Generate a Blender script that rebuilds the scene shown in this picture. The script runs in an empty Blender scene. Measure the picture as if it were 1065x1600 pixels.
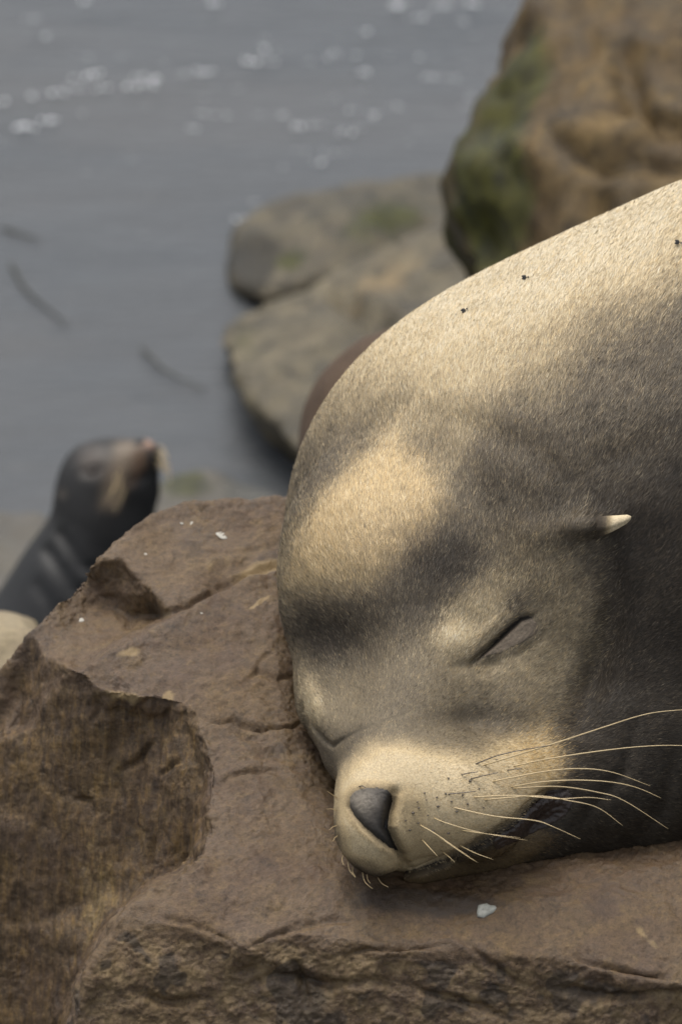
import bpy, bmesh, math, time
import numpy as np
from mathutils import Vector, Matrix
from mathutils.bvhtree import BVHTree
from mathutils.geometry import delaunay_2d_cdt
T0 = time.time()
sc = bpy.context.scene
rng = np.random.default_rng(11)

# ---------------------------------------------------------------- camera, sky, sun, exposure
D = 4.0                      # metres to the sleeping head
S = 0.0006                   # metres per photograph pixel at that distance
PITCH = math.radians(30)
CAMZ = 3.62                  # metres above the water
cam_d = bpy.data.cameras.new('camera')
cam = bpy.data.objects.new('camera', cam_d)
sc.collection.objects.link(cam)
sc.camera = cam
cam.location = (0, 0, CAMZ)
cam.rotation_euler = (math.pi / 2 - PITCH, 0, 0)
cam_d.sensor_fit = 'VERTICAL'
cam_d.sensor_height = 36
cam_d.sensor_width = 36
cam_d.lens = 36 * D / (1600 * S)
cam_d.clip_end = 2000
cam_d.clip_start = 0.05
cam_d.dof.use_dof = True
cam_d.dof.focus_distance = 4.03
cam_d.dof.aperture_fstop = 5.6

SUN_EL, SUN_AZ = math.radians(74), math.radians(-30)      # azimuth from +Y (away from the camera), negative = left
world = bpy.data.worlds.new('World')
sc.world = world
world.use_nodes = True
nt = world.node_tree
sky = nt.nodes.new('ShaderNodeTexSky')
sky.sky_type = 'NISHITA'
sky.sun_disc = False
sky.sun_elevation = SUN_EL
sky.sun_rotation = SUN_AZ
sky.air_density = 1.0
sky.dust_density = 4.0
hsv = nt.nodes.new('ShaderNodeHueSaturation')
hsv.inputs['Saturation'].default_value = 0.30
nt.links.new(sky.outputs[0], hsv.inputs['Color'])
nt.links.new(hsv.outputs[0], nt.nodes['Background'].inputs['Color'])
nt.nodes['Background'].inputs['Strength'].default_value = 0.125
sun_d = bpy.data.lights.new('sun', 'SUN')
sun_d.energy = 1.2
sun_d.angle = math.radians(35)
sun_d.color = (1.0, 0.95, 0.86)
sun = bpy.data.objects.new('sun', sun_d)
sc.collection.objects.link(sun)
sdir = Vector((math.sin(SUN_AZ) * math.cos(SUN_EL), math.cos(SUN_AZ) * math.cos(SUN_EL), math.sin(SUN_EL)))
sun.rotation_euler = sdir.to_track_quat('Z', 'Y').to_euler()
sun.location = sdir * 20
sc.view_settings.view_transform = 'Standard'
sc.view_settings.look = 'None'
sc.view_settings.exposure = 1.03
sc.view_settings.gamma = 1.0
sc.render.engine = 'CYCLES'
sc.cycles.use_denoising = True

# ---------------------------------------------------------------- helpers
FP = D / S
Rm = np.array([[1, 0, 0], [0, math.sin(PITCH), -math.cos(PITCH)], [0, math.cos(PITCH), math.sin(PITCH)]])

def Q(px, py, w):
    """photograph pixel + height towards the camera -> survey coordinates (pixel units, origin at frame centre)"""
    k = 1 - w / FP
    return np.array([(px - 532.5) * k, (800 - py) * k, w], float)

def to_world(q):
    q = np.asarray(q, float)
    c = np.stack([q[..., 0] * S, q[..., 1] * S, q[..., 2] * S - D], -1)
    return c @ Rm.T + np.array([0, 0, CAMZ])

def proj(q):
    k = 1 - q[:, 2] / FP
    return q[:, 0] / k + 532.5, 800 - q[:, 1] / k

def from_world(p):
    c = (np.asarray(p, float) - np.array([0, 0, CAMZ])) @ Rm
    return np.stack([c[..., 0] / S, c[..., 1] / S, (c[..., 2] + D) / S], -1)

def W3(px, py, w):
    return Vector(to_world(Q(px, py, w)))

_perm = np.random.default_rng(5).permutation(512).astype(np.int64)
_perm = np.concatenate([_perm, _perm])
_grad = np.random.default_rng(6).normal(size=(512, 3))
_grad /= np.linalg.norm(_grad, axis=1)[:, None]
_grad = _grad.astype(np.float32)

def perlin(p):
    p = np.asarray(p, np.float32)
    i = np.floor(p).astype(np.int64)
    f = (p - i).astype(np.float32)
    i &= 511
    u = f * f * f * (f * (f * 6 - 15) + 10)
    out = 0
    for dx in (0, 1):
        wx = u[:, 0] if dx else 1 - u[:, 0]
        for dy in (0, 1):
            wy = u[:, 1] if dy else 1 - u[:, 1]
            for dz in (0, 1):
                wz = u[:, 2] if dz else 1 - u[:, 2]
                h = _perm[(_perm[(_perm[(i[:, 0] + dx) & 511] + i[:, 1] + dy) & 511] + i[:, 2] + dz) & 511]
                g = _grad[h]
                out = out + wx * wy * wz * (g[:, 0] * (f[:, 0] - dx) + g[:, 1] * (f[:, 1] - dy) + g[:, 2] * (f[:, 2] - dz))
    return out * 1.5

def fbm(p, oct=4, gain=0.5, ridged=False):
    a, s, t = 1.0, 0.0, 0.0
    p = np.asarray(p, np.float32)
    for k in range(oct):
        n = perlin(p + 17.3 * k)
        if ridged:
            n = 1 - 2 * np.abs(n)
        s = s + a * n
        t += a
        a *= gain
        p = p * 2.03
    return s / t

def sstep(a, b, x):
    t = np.clip((x - a) / (b - a), 0, 1)
    return t * t * (3 - 2 * t)

def polydist(px, py, pts):
    """distance to a polyline and position along it (0..1), in photograph pixels"""
    pts = np.array(pts, float)
    L = np.linalg.norm(np.diff(pts, axis=0), axis=1)
    cum = np.concatenate([[0], np.cumsum(L)]) / L.sum()
    best = np.full(px.shape, 1e9)
    tt = np.zeros(px.shape)
    for k in range(len(pts) - 1):
        a, b = pts[k], pts[k + 1]
        d = b - a
        t = np.clip(((px - a[0]) * d[0] + (py - a[1]) * d[1]) / (d @ d), 0, 1)
        dd = np.hypot(px - a[0] - t * d[0], py - a[1] - t * d[1])
        m = dd < best
        best = np.where(m, dd, best)
        tt = np.where(m, cum[k] + t * (cum[k + 1] - cum[k]), tt)
    return best, tt

def inpoly(px, py, pts):
    r = np.zeros(px.shape, bool)
    n = len(pts)
    for k in range(n):
        x0, y0 = pts[k]
        x1, y1 = pts[(k + 1) % n]
        c = (y0 > py) != (y1 > py)
        with np.errstate(divide='ignore', invalid='ignore'):
            r ^= c & (px < (x1 - x0) * (py - y0) / (y1 - y0 + 1e-12) + x0)
    return r

def polymask(px, py, pts, soft):
    """1 inside, 0 outside, soft edge"""
    d, _ = polydist(px, py, list(pts) + [pts[0]])
    sd = np.where(inpoly(px, py, pts), d, -d)
    return sstep(-soft, soft, sd)

def blob(px, py, cx, cy, rx, ry, ang=0.0, p=2.0):
    a = math.radians(ang)
    dx, dy = px - cx, py - cy
    x = (dx * math.cos(a) + dy * math.sin(a)) / rx
    y = (-dx * math.sin(a) + dy * math.cos(a)) / ry
    return np.exp(-(x * x + y * y) ** (p / 2))

def new_mesh(name, verts, faces, mat=None, parent=None, smooth=True, cols=None, link=True):
    me = bpy.data.meshes.new(name)
    me.from_pydata(np.asarray(verts, float).tolist(), [], [list(map(int, f)) for f in faces])
    if smooth:
        me.polygons.foreach_set('use_smooth', np.ones(len(me.polygons), bool))
    if mat:
        me.materials.append(mat)
    if cols is not None:
        set_col(me, cols)
    me.update()
    o = bpy.data.objects.new(name, me)
    sc.collection.objects.link(o)
    if parent:
        o.parent = parent
        o.matrix_parent_inverse = Matrix.Translation(parent.location).inverted()
    return o

def set_col(me, cols, name='Col'):
    at = me.attributes.new(name, 'FLOAT_COLOR', 'POINT')
    c = np.ones((len(me.vertices), 4), np.float32)
    c[:, :cols.shape[1]] = cols
    at.data.foreach_set('color', c.ravel())

def empty(name, loc):
    o = bpy.data.objects.new(name, None)
    o.location = loc
    o.empty_display_size = 0.1
    sc.collection.objects.link(o)
    return o

def tag(o, label=None, cat=None, group=None, kind=None):
    if label: o['label'] = label
    if cat: o['category'] = cat
    if group: o['group'] = group
    if kind: o['kind'] = kind
    return o

def mverts(me):
    a = np.empty(len(me.vertices) * 3, np.float32)
    me.vertices.foreach_get('co', a)
    return a.reshape(-1, 3).astype(float)

def mnormals(me):
    a = np.empty(len(me.vertices) * 3, np.float32)
    me.vertex_normals.foreach_get('vector', a)
    return a.reshape(-1, 3).astype(float)

def set_verts(me, v):
    me.vertices.foreach_set('co', np.ascontiguousarray(v, np.float32).ravel())
    me.update()

# ---- node materials
class NM:
    def __init__(self, name):
        self.m = bpy.data.materials.new(name)
        self.m.use_nodes = True
        self.t = self.m.node_tree
        self.b = self.t.nodes['Principled BSDF']
    def n(self, typ, **kw):
        x = self.t.nodes.new(typ)
        for k, v in kw.items():
            if k in x.inputs: x.inputs[k].default_value = v
            else: setattr(x, k, v)
        return x
    def l(self, a, b): self.t.links.new(a, b)
    def attr(self, name='Col'):
        return self.n('ShaderNodeAttribute', attribute_name=name).outputs['Color']
    def pos(self):
        return self.n('ShaderNodeNewGeometry').outputs['Position']
    def noise(self, scale, detail=4, rough=0.6, vec=None, stretch=None, dist=0.0):
        x = self.n('ShaderNodeTexNoise')
        x.inputs['Scale'].default_value = scale
        x.inputs['Detail'].default_value = detail
        x.inputs['Roughness'].default_value = rough
        x.inputs['Distortion'].default_value = dist
        v = vec if vec is not None else self.pos()
        if stretch:
            mp = self.n('ShaderNodeMapping')
            mp.inputs['Scale'].default_value = stretch
            self.l(v, mp.inputs['Vector'])
            v = mp.outputs[0]
        self.l(v, x.inputs['Vector'])
        return x.outputs['Fac']
    def ramp(self, fac, stops):
        x = self.n('ShaderNodeValToRGB')
        e = x.color_ramp.elements
        while len(e) < len(stops): e.new(0.5)
        for k, (p, c) in enumerate(stops):
            e[k].position = p
            e[k].color = (c if len(c) == 4 else (*c, 1)) if hasattr(c, '__len__') else (c, c, c, 1)
        self.l(fac, x.inputs[0])
        return x.outputs[0]
    def mix(self, fac, a, b, mode='MIX'):
        x = self.n('ShaderNodeMix', data_type='RGBA', blend_type=mode)
        for sock, v in ((x.inputs[0], fac), (x.inputs[6], a), (x.inputs[7], b)):
            if isinstance(v, (int, float)): sock.default_value = v
            elif isinstance(v, tuple): sock.default_value = (*v, 1) if len(v) == 3 else v
            else: self.l(v, sock)
        return x.outputs[2]
    def math(self, op, a, b=0.0):
        x = self.n('ShaderNodeMath', operation=op)
        for sock, v in ((x.inputs[0], a), (x.inputs[1], b)):
            if isinstance(v, (int, float)): sock.default_value = v
            else: self.l(v, sock)
        return x.outputs[0]
    def bump(self, h, strength, dist, nrm=None):
        x = self.n('ShaderNodeBump')
        x.inputs['Strength'].default_value = strength
        x.inputs['Distance'].default_value = dist
        self.l(h, x.inputs['Height'])
        if nrm is not None: self.l(nrm, x.inputs['Normal'])
        return x.outputs[0]
    def out(self, color=None, rough=None, normal=None, **kw):
        b = self.b
        for key, v in (('Base Color', color), ('Roughness', rough), ('Normal', normal)):
            if v is None: continue
            if isinstance(v, (int, float)): b.inputs[key].default_value = v
            elif isinstance(v, tuple): b.inputs[key].default_value = (*v, 1)
            else: self.l(v, b.inputs[key])
        for k, v in kw.items():
            b.inputs[k.replace('_', ' ')].default_value = v
        return self.m

# ---- soft-body sculpting: smooth unions of ellipsoids and tapered capsules, meshed with surface nets
def ell(px, py, w, rx, ry, rz, k=40, ang=0.0):
    c = Q(px, py, w)
    f = 1 - w / FP
    return ('e', c, np.array([rx, ry, rz], float) * f, k * f, math.radians(ang))
def cone(a, ra, b, rb, k=40):
    f = 1 - a[2] / FP
    return ('c', Q(*a), Q(*b), ra * f, rb * f, k * f)

def sdf(prims, q):
    d = None
    for p in prims:
        if p[0] == 'e':
            v = q - p[1]
            if p[4]:
                c, s = math.cos(p[4]), math.sin(p[4])
                v = np.stack([v[:, 0] * c - v[:, 1] * s, v[:, 0] * s + v[:, 1] * c, v[:, 2]], 1)
            k0 = np.sqrt(((v / p[2]) ** 2).sum(1)) + 1e-9
            k1 = np.sqrt(((v / p[2] ** 2) ** 2).sum(1)) + 1e-9
            e = k0 * (k0 - 1) / k1
            k = p[3]
        else:
            a, b, ra, rb, k = p[1:]
            ba = b - a
            t = np.clip(((q - a) @ ba) / (ba @ ba), 0, 1)
            e = np.sqrt(((q - a - t[:, None] * ba) ** 2).sum(1)) - (ra + t * (rb - ra))
        if d is None: d = e
        else:
            h = np.maximum(k - np.abs(d - e), 0) / k
            d = np.minimum(d, e) - h * h * k * 0.25
    return d

def surface_nets(fn, lo, hi, h):
    ax = [np.arange(lo[i], hi[i] + h, h) for i in range(3)]
    n = [len(a) for a in ax]
    f = np.empty(n, np.float32)
    for i in range(n[0]):
        g = np.stack(np.meshgrid([ax[0][i]], ax[1], ax[2], indexing='ij'), -1).reshape(-1, 3)
        f[i] = fn(g).reshape(n[1], n[2])
    s = f < 0
    offs = [(i, j, k) for i in (0, 1) for j in (0, 1) for k in (0, 1)]
    cs = [s[o[0]:n[0] - 1 + o[0], o[1]:n[1] - 1 + o[1], o[2]:n[2] - 1 + o[2]] for o in offs]
    cnt = sum(c.astype(np.int8) for c in cs)
    cell = np.argwhere((cnt > 0) & (cnt < 8))
    idx = -np.ones([m - 1 for m in n], np.int64)
    idx[tuple(cell.T)] = np.arange(len(cell))
    acc = np.zeros((len(cell), 3))
    num = np.zeros(len(cell))
    for a in range(8):
        for b in range(a + 1, 8):
            oa, ob = np.array(offs[a]), np.array(offs[b])
            if np.abs(oa - ob).sum() != 1: continue
            fa = f[tuple((cell + oa).T)]
            fb = f[tuple((cell + ob).T)]
            m = (fa < 0) != (fb < 0)
            t = np.where(m, fa / np.where(m, fa - fb, 1), 0)
            acc += m[:, None] * (oa + t[:, None] * (ob - oa))
            num += m
    v = np.array(lo) + (cell + acc / num[:, None]) * h
    quads = []
    for axis in range(3):
        o1, o2 = (axis + 1) % 3, (axis + 2) % 3
        sl0 = [slice(None)] * 3; sl1 = [slice(None)] * 3
        sl0[axis] = slice(0, n[axis] - 1); sl1[axis] = slice(1, n[axis])
        a, b = s[tuple(sl0)], s[tuple(sl1)]
        e = np.argwhere(a != b)
        e = e[(e[:, o1] > 0) & (e[:, o2] > 0) & (e[:, o1] < n[o1] - 1) & (e[:, o2] < n[o2] - 1)]
        inside = a[tuple(e.T)]
        d1 = np.zeros(3, int); d1[o1] = 1
        d2 = np.zeros(3, int); d2[o2] = 1
        q = np.stack([idx[tuple((e - d1 - d2).T)], idx[tuple((e - d2).T)], idx[tuple(e.T)], idx[tuple((e - d1).T)]], 1)
        q[~inside] = q[~inside][:, ::-1]
        quads.append(q)
    quads = np.concatenate(quads)
    quads = quads[(quads >= 0).all(1)]
    return v, quads

def project(fn, v, it=2, base=None, eps=1.0):
    """slide vertices onto fn = 0 along the gradient of the plain body"""
    base = base or fn
    f0 = base(v)
    g = np.stack([base(v + np.eye(3)[i] * eps) - f0 for i in range(3)], 1) / eps
    g /= np.linalg.norm(g, axis=1)[:, None] + 1e-6
    for _ in range(it):
        v = v - np.clip(fn(v), -30, 30)[:, None] * g
    return v

class Surf:
    """first surface a line of sight through a pixel meets on a built body"""
    def __init__(self, wv, faces):
        self.t = BVHTree.FromPolygons([tuple(x) for x in wv], faces)
    def __call__(self, px, py):
        o = Vector((0, 0, CAMZ))
        out = []
        for x, y in zip(np.atleast_1d(px), np.atleast_1d(py)):
            d = (W3(x, y, 0) - o).normalized()
            h = self.t.ray_cast(o, d)[0]
            out.append(np.nan if h is None else from_world(np.array(h))[2])
        out = np.array(out, float)
        bad = np.isnan(out)
        if bad.any():
            out[bad] = out[~bad].min() if (~bad).any() else 0.0
        return out

def subdivide_where(v, faces, test):
    """one level of midpoint subdivision on the faces for which test(centre) holds"""
    bm = bmesh.new()
    bv = [bm.verts.new(p) for p in v]
    for f in faces:
        try: bm.faces.new([bv[i] for i in f])
        except ValueError: pass
    bm.verts.index_update()
    cen = np.array([f.calc_center_median() for f in bm.faces])
    m = test(cen)
    es = set()
    for f, k in zip(bm.faces, m):
        if k: es.update(f.edges)
    bmesh.ops.subdivide_edges(bm, edges=list(es), cuts=1, use_grid_fill=True)
    bm.verts.index_update()
    v2 = np.array([x.co[:] for x in bm.verts])
    f2 = [[x.index for x in f.verts] for f in bm.faces]
    bm.free()
    return v2, f2

def remesh(verts, faces, voxel):
    me = bpy.data.meshes.new('tmp')
    me.from_pydata([tuple(x) for x in verts], [], [list(map(int, f)) for f in faces])
    o = bpy.data.objects.new('tmp', me)
    sc.collection.objects.link(o)
    m = o.modifiers.new('r', 'REMESH')
    m.mode = 'VOXEL'
    m.voxel_size = voxel
    dg = bpy.context.evaluated_depsgraph_get()
    me2 = bpy.data.meshes.new_from_object(o.evaluated_get(dg))
    bpy.data.objects.remove(o)
    bpy.data.meshes.remove(me)
    return me2

def smooth_mesh(me, it, fac=0.5):
    n = len(me.vertices)
    e = np.empty(len(me.edges) * 2, np.int32)
    me.edges.foreach_get('vertices', e)
    e = e.reshape(-1, 2)
    deg = np.bincount(e.ravel(), minlength=n)[:, None]
    v = mverts(me)
    for _ in range(it):
        s = np.stack([np.bincount(e[:, 0], v[e[:, 1], k], n) + np.bincount(e[:, 1], v[e[:, 0], k], n) for k in range(3)], 1)
        v = v + fac * (s / np.maximum(deg, 1) - v)
    set_verts(me, v)

# ---------------------------------------------------------------- materials
def mat_rock(name, base, ochre, dark, k=1.0, grain=1.0):
    n = NM(name)
    big = n.noise(9 * k, 5, 0.62)
    mid = n.noise(38 * k, 6, 0.68)
    fine = n.noise(170 * k, 6, 0.75)
    c = n.mix(n.ramp(big, [(0.36, 0.0), (0.66, 1.0)]), base, tuple(0.55 * b + 0.45 * o for b, o in zip(base, ochre)))
    c = n.mix(n.math('MULTIPLY', n.ramp(mid, [(0.52, 0.0), (0.72, 1.0)]), 0.75), c, ochre)
    c = n.mix(n.math('MULTIPLY', n.ramp(n.noise(24 * k, 7, 0.7, dist=0.4), [(0.56, 0.0), (0.74, 1.0)]), 0.75), c, dark)
    c = n.mix(1.0, c, n.ramp(fine, [(0.28, 0.50), (0.50, 0.98), (0.74, 1.5)]), 'MULTIPLY')
    c = n.mix(n.math('MULTIPLY', n.ramp(n.noise(90 * k, 5, 0.75), [(0.55, 0.0), (0.70, 1.0)]), 0.55), c, tuple(1.25 * o for o in ochre))
    c = n.mix(n.math('MULTIPLY', n.ramp(n.noise(15, 4, 0.6), [(0.5, 0.0), (0.68, 1.0)]), 0.4), c, tuple(x * y for x, y in zip(base, (0.85, 0.83, 0.98))))
    pits = n.ramp(n.noise(420, 3, 0.6), [(0.36, 0.45), (0.46, 1.0)])
    c = n.mix(0.55, c, pits, 'MULTIPLY')
    if k < 1:
        c = n.mix(1.0, c, n.ramp(n.noise(14, 6, 0.75), [(0.34, 0.30), (0.5, 0.95), (0.66, 1.6)]), 'MULTIPLY')
    a = n.n('ShaderNodeAttribute', attribute_name='Mask')
    sep = n.n('ShaderNodeSeparateColor')
    n.l(a.outputs['Color'], sep.inputs[0])
    edge = n.noise(60 * k, 5, 0.7)
    def masked(ch, gain=1.0):
        s = n.math('ADD', n.math('MULTIPLY', sep.outputs[ch], 1.6), n.math('SUBTRACT', edge, 0.95))
        return n.math('MULTIPLY', n.ramp(s, [(0.1, 0.0), (0.45, 1.0)]), gain)
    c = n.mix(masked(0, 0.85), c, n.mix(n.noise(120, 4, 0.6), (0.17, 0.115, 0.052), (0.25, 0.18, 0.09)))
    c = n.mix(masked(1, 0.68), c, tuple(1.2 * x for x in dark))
    c = n.mix(masked(2, 0.9), c, n.mix(n.ramp(n.noise(30, 5, 0.7), [(0.35, 0.0), (0.65, 1.0)]), (0.010, 0.012, 0.004), (0.052, 0.052, 0.007)))
    # fibrous vertical streaks on split faces
    st = n.noise(110, 6, 0.7, stretch=(1.5, 0.8, 0.11), dist=0.35)
    sc_ = n.mix(1.0, c, n.ramp(st, [(0.32, (0.5, 0.5, 0.5)), (0.5, (1.0, 1.0, 0.92)), (0.70, (1.9, 1.82, 1.25))]), 'MULTIPLY')
    c = n.mix(a.outputs['Alpha'], c, sc_)
    h = n.math('ADD', n.math('MULTIPLY', fine, 0.6), n.math('MULTIPLY', n.noise(520, 4, 0.7), 0.3))
    h = n.math('ADD', h, n.math('MULTIPLY', mid, 0.8))
    h = n.math('ADD', h, n.math('MULTIPLY', n.math('MULTIPLY', st, a.outputs['Alpha']), 1.2))
    nr = n.bump(h, 0.6 * grain, 0.0045)
    r = n.ramp(n.noise(14, 4, 0.6), [(0.35, 0.38), (0.7, 0.70)])
    return n.out(c, r, nr, Specular_IOR_Level=0.34 if k == 1.0 else 0.2)

M_ROCK = mat_rock('brown_rock', (0.074, 0.0465, 0.0275), (0.122, 0.079, 0.033), (0.018, 0.013, 0.009))
M_ROCK_TALL = mat_rock('mossy_boulder', (0.066, 0.043, 0.018), (0.100, 0.068, 0.027), (0.020, 0.014, 0.007), k=0.4)
M_ROCK_MID = mat_rock('weathered_boulder', (0.076, 0.065, 0.043), (0.120, 0.100, 0.064), (0.016, 0.014, 0.010), k=0.5)
M_ROCK_GREY = mat_rock('grey_boulder', (0.052, 0.047, 0.033), (0.105, 0.085, 0.054), (0.010, 0.009, 0.007), k=0.5)
M_ROCK_PALE = mat_rock('pale_sandstone', (0.22, 0.175, 0.105), (0.26, 0.21, 0.125), (0.12, 0.095, 0.06))
M_ROCK_WET = mat_rock('wet_rock', (0.07, 0.064, 0.052), (0.1, 0.085, 0.06), (0.03, 0.03, 0.025))

def mat_skin():
    n = NM('sea_lion_skin')
    c = n.attr()
    f = n.noise(600, 4, 0.7)
    c = n.mix(1.0, c, n.ramp(f, [(0.3, 0.6), (0.7, 1.15)]), 'MULTIPLY')
    return n.out(c, 0.7, n.bump(f, 0.25, 0.002), Specular_IOR_Level=0.25)
def mat_fur():
    n = NM('sea_lion_fur')
    return n.out(n.attr(), 0.55, None, Specular_IOR_Level=0.22)
def mat_bare(name, c0, c1, rough, scale=300):
    n = NM(name)
    f = n.noise(scale, 5, 0.7)
    return n.out(n.mix(f, c0, c1), rough, n.bump(f, 0.35, 0.0015), Specular_IOR_Level=0.5)
M_SKIN = mat_skin()
M_FUR = mat_fur()
M_NOSE_DARK = mat_bare('nose_dark', (0.012, 0.011, 0.010), (0.03, 0.028, 0.026), 0.5, 420)
def mat_lid(name='eyelid_skin', rough=0.75):
    n = NM(name)
    f = n.noise(350, 5, 0.7)
    c = n.mix(1.0, n.attr(), n.ramp(f, [(0.25, 0.65), (0.75, 1.3)]), 'MULTIPLY')
    return n.out(c, rough, n.bump(f, 0.45, 0.0018), Specular_IOR_Level=0.3)
M_LID = mat_lid()
M_NOSE = mat_lid('nose_leather', 0.6)
M_LIP = mat_bare('lip_skin', (0.010, 0.007, 0.006), (0.034, 0.020, 0.013), 0.5, 170)
M_WHISK = mat_bare('whisker_cream', (0.36, 0.26, 0.13), (0.46, 0.36, 0.20), 0.45, 90)
M_WHISK_DARK = mat_bare('whisker_dark', (0.05, 0.04, 0.03), (0.10, 0.08, 0.06), 0.4, 90)
M_EAR = mat_bare('ear_skin', (0.40, 0.33, 0.20), (0.60, 0.52, 0.36), 0.6, 260)

# ---------------------------------------------------------------- water
def water_Z(py):
    return CAMZ / (math.sin(PITCH) - math.cos(PITCH) * (800 - py) * S / D)
def build_water():
    n = NM('grey_sea_water')
    big = n.noise(0.9, 4, 0.55, stretch=(1, 2.2, 1))
    c = n.mix(n.ramp(big, [(0.4, 0.0), (0.62, 1.0)]), (0.050, 0.054, 0.058), (0.058, 0.060, 0.062))
    c = n.mix(n.math('MULTIPLY', n.ramp(n.noise(2.6, 5, 0.65, stretch=(1, 2.0, 1)), [(0.55, 0.0), (0.72, 1.0)]), 0.5), c, (0.028, 0.033, 0.038))
    h = n.math('ADD', n.noise(7, 4, 0.55, stretch=(0.7, 1.6, 1)), n.math('MULTIPLY', n.noise(31, 3, 0.5, stretch=(0.8, 1.5, 1)), 0.22))
    m = n.out(c, 0.34, n.bump(h, 0.28, 0.05), IOR=1.33, Specular_IOR_Level=0.42)
    # near patch with modelled ripples, then a far ring out to the horizon, as one sheet
    nx, ny = 240, 200
    xs = np.linspace(-4, 4, nx); ys = np.linspace(2.5, 14, ny)
    gx, gy = np.meshgrid(xs, ys, indexing='ij')
    p = np.stack([gx.ravel(), gy.ravel(), np.zeros(gx.size)], 1)
    edge = np.minimum(np.minimum(gx + 4, 4 - gx), np.minimum(gy - 2.5, 14 - gy)).ravel()
    z = 0.016 * fbm(p * [1.1, 2.0, 1], 3) + 0.004 * fbm(p * [4, 6, 1] + 9, 3)
    p[:, 2] = z * sstep(0, 1.0, edge)
    idx = np.arange(nx * ny).reshape(nx, ny)
    faces = np.stack([idx[:-1, :-1], idx[1:, :-1], idx[1:, 1:], idx[:-1, 1:]], -1).reshape(-1, 4).tolist()
    v = p.tolist()
    k = len(v)
    v += [[-900, -900, 0], [900, -900, 0], [900, 900, 0], [-900, 900, 0]]
    c = [idx[0, 0], idx[-1, 0], idx[-1, -1], idx[0, -1]]
    ring = [idx[:, 0].tolist(), idx[-1, :].tolist(), idx[::-1, -1].tolist(), idx[0, ::-1].tolist()]
    for s in range(4):
        a, b = k + s, k + (s + 1) % 4
        faces.append([a, b] + ring[s][::-1])
    o = new_mesh('water', v, faces, m)
    tag(o, 'grey blue sea water with soft ripples', kind='structure')
build_water()

def build_foam_glints():
    """white froth, and sun glints modelled as white flecks: clusters of small domed bubbles"""
    n = NM('white_froth_glints')
    m = n.out(n.mix(n.noise(60, 3), (0.80, 0.82, 0.84), (0.9, 0.9, 0.9)), 0.35)  # plain white also stands in for sun glints off the ripples
    bm = bmesh.new()
    r = np.random.default_rng(4)
    spots = []
    line = [(10, 166), (50, 158), (88, 152), (125, 146), (170, 146), (200, 143), (215, 140), (228, 141), (240, 138), (222, 128), (250, 131), (286, 125), (310, 119), (316, 121), (150, 125), (128, 128), (75, 196), (40, 205), (25, 207)]
    for x, y in line: spots.append((x, y, r.uniform(6.5, 9.5)))
    for x, y in [(400, 105), (425, 104), (390, 103), (418, 86), (485, 104), (515, 98), (522, 90), (560, 95), (572, 121), (305, 209), (316, 185), (346, 187), (437, 187), (468, 204), (490, 204), (475, 244), (497, 262), (522, 245), (541, 215), (585, 187), (620, 175), (665, 128), (690, 130), (706, 130), (730, 152), (735, 175), (735, 160), (545, 180), (430, 328), (365, 350), (402, 325)]:
        spots.append((x, y, r.uniform(4.5, 8)))
    for x, y in [(620, 18), (632, 12), (680, 18), (650, 36), (735, 12), (720, 42), (657, 97), (575, 58), (138, 10), (60, 38), (75, 66), (330, 12), (615, 16), (688, 16)]:
        spots.append((x, y, r.uniform(6, 9)))
    for _ in range(110):
        if r.random() < 0.75:
            x, y = r.uniform(-80, 1000), r.normal(120, 70)
        else:
            x, y = r.uniform(-80, 700), r.uniform(-60, 520)
        if y > 340 and x > 330: continue
        spots.append((x, y, r.uniform(1.2, 3.6)))
    for x, y, rad in spots:
        Z = water_Z(y)
        c = W3(x, y, (D - Z) / S)
        for _ in range(5):
            rr = rad * S * Z / D * r.uniform(0.16, 0.38)
            g = bmesh.ops.create_icosphere(bm, subdivisions=1, radius=rr)
            off = Vector((r.normal(0, 1.0) * rad * S * Z / D, r.normal(0, 0.5) * rad * S * Z / D, 0.012))
            for v in g['verts']:
                v.co.z *= 0.55
                v.co += c + off
    me = bpy.data.meshes.new('foam_glints')
    bm.to_mesh(me); bm.free()
    me.materials.append(m)
    me.polygons.foreach_set('use_smooth', np.ones(len(me.polygons), bool))
    o = bpy.data.objects.new('foam_glints', me)
    sc.collection.objects.link(o)
    tag(o, 'white flecks of froth and modelled sun glints on the grey water', 'foam_glints', kind='stuff')
build_foam_glints()

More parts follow.
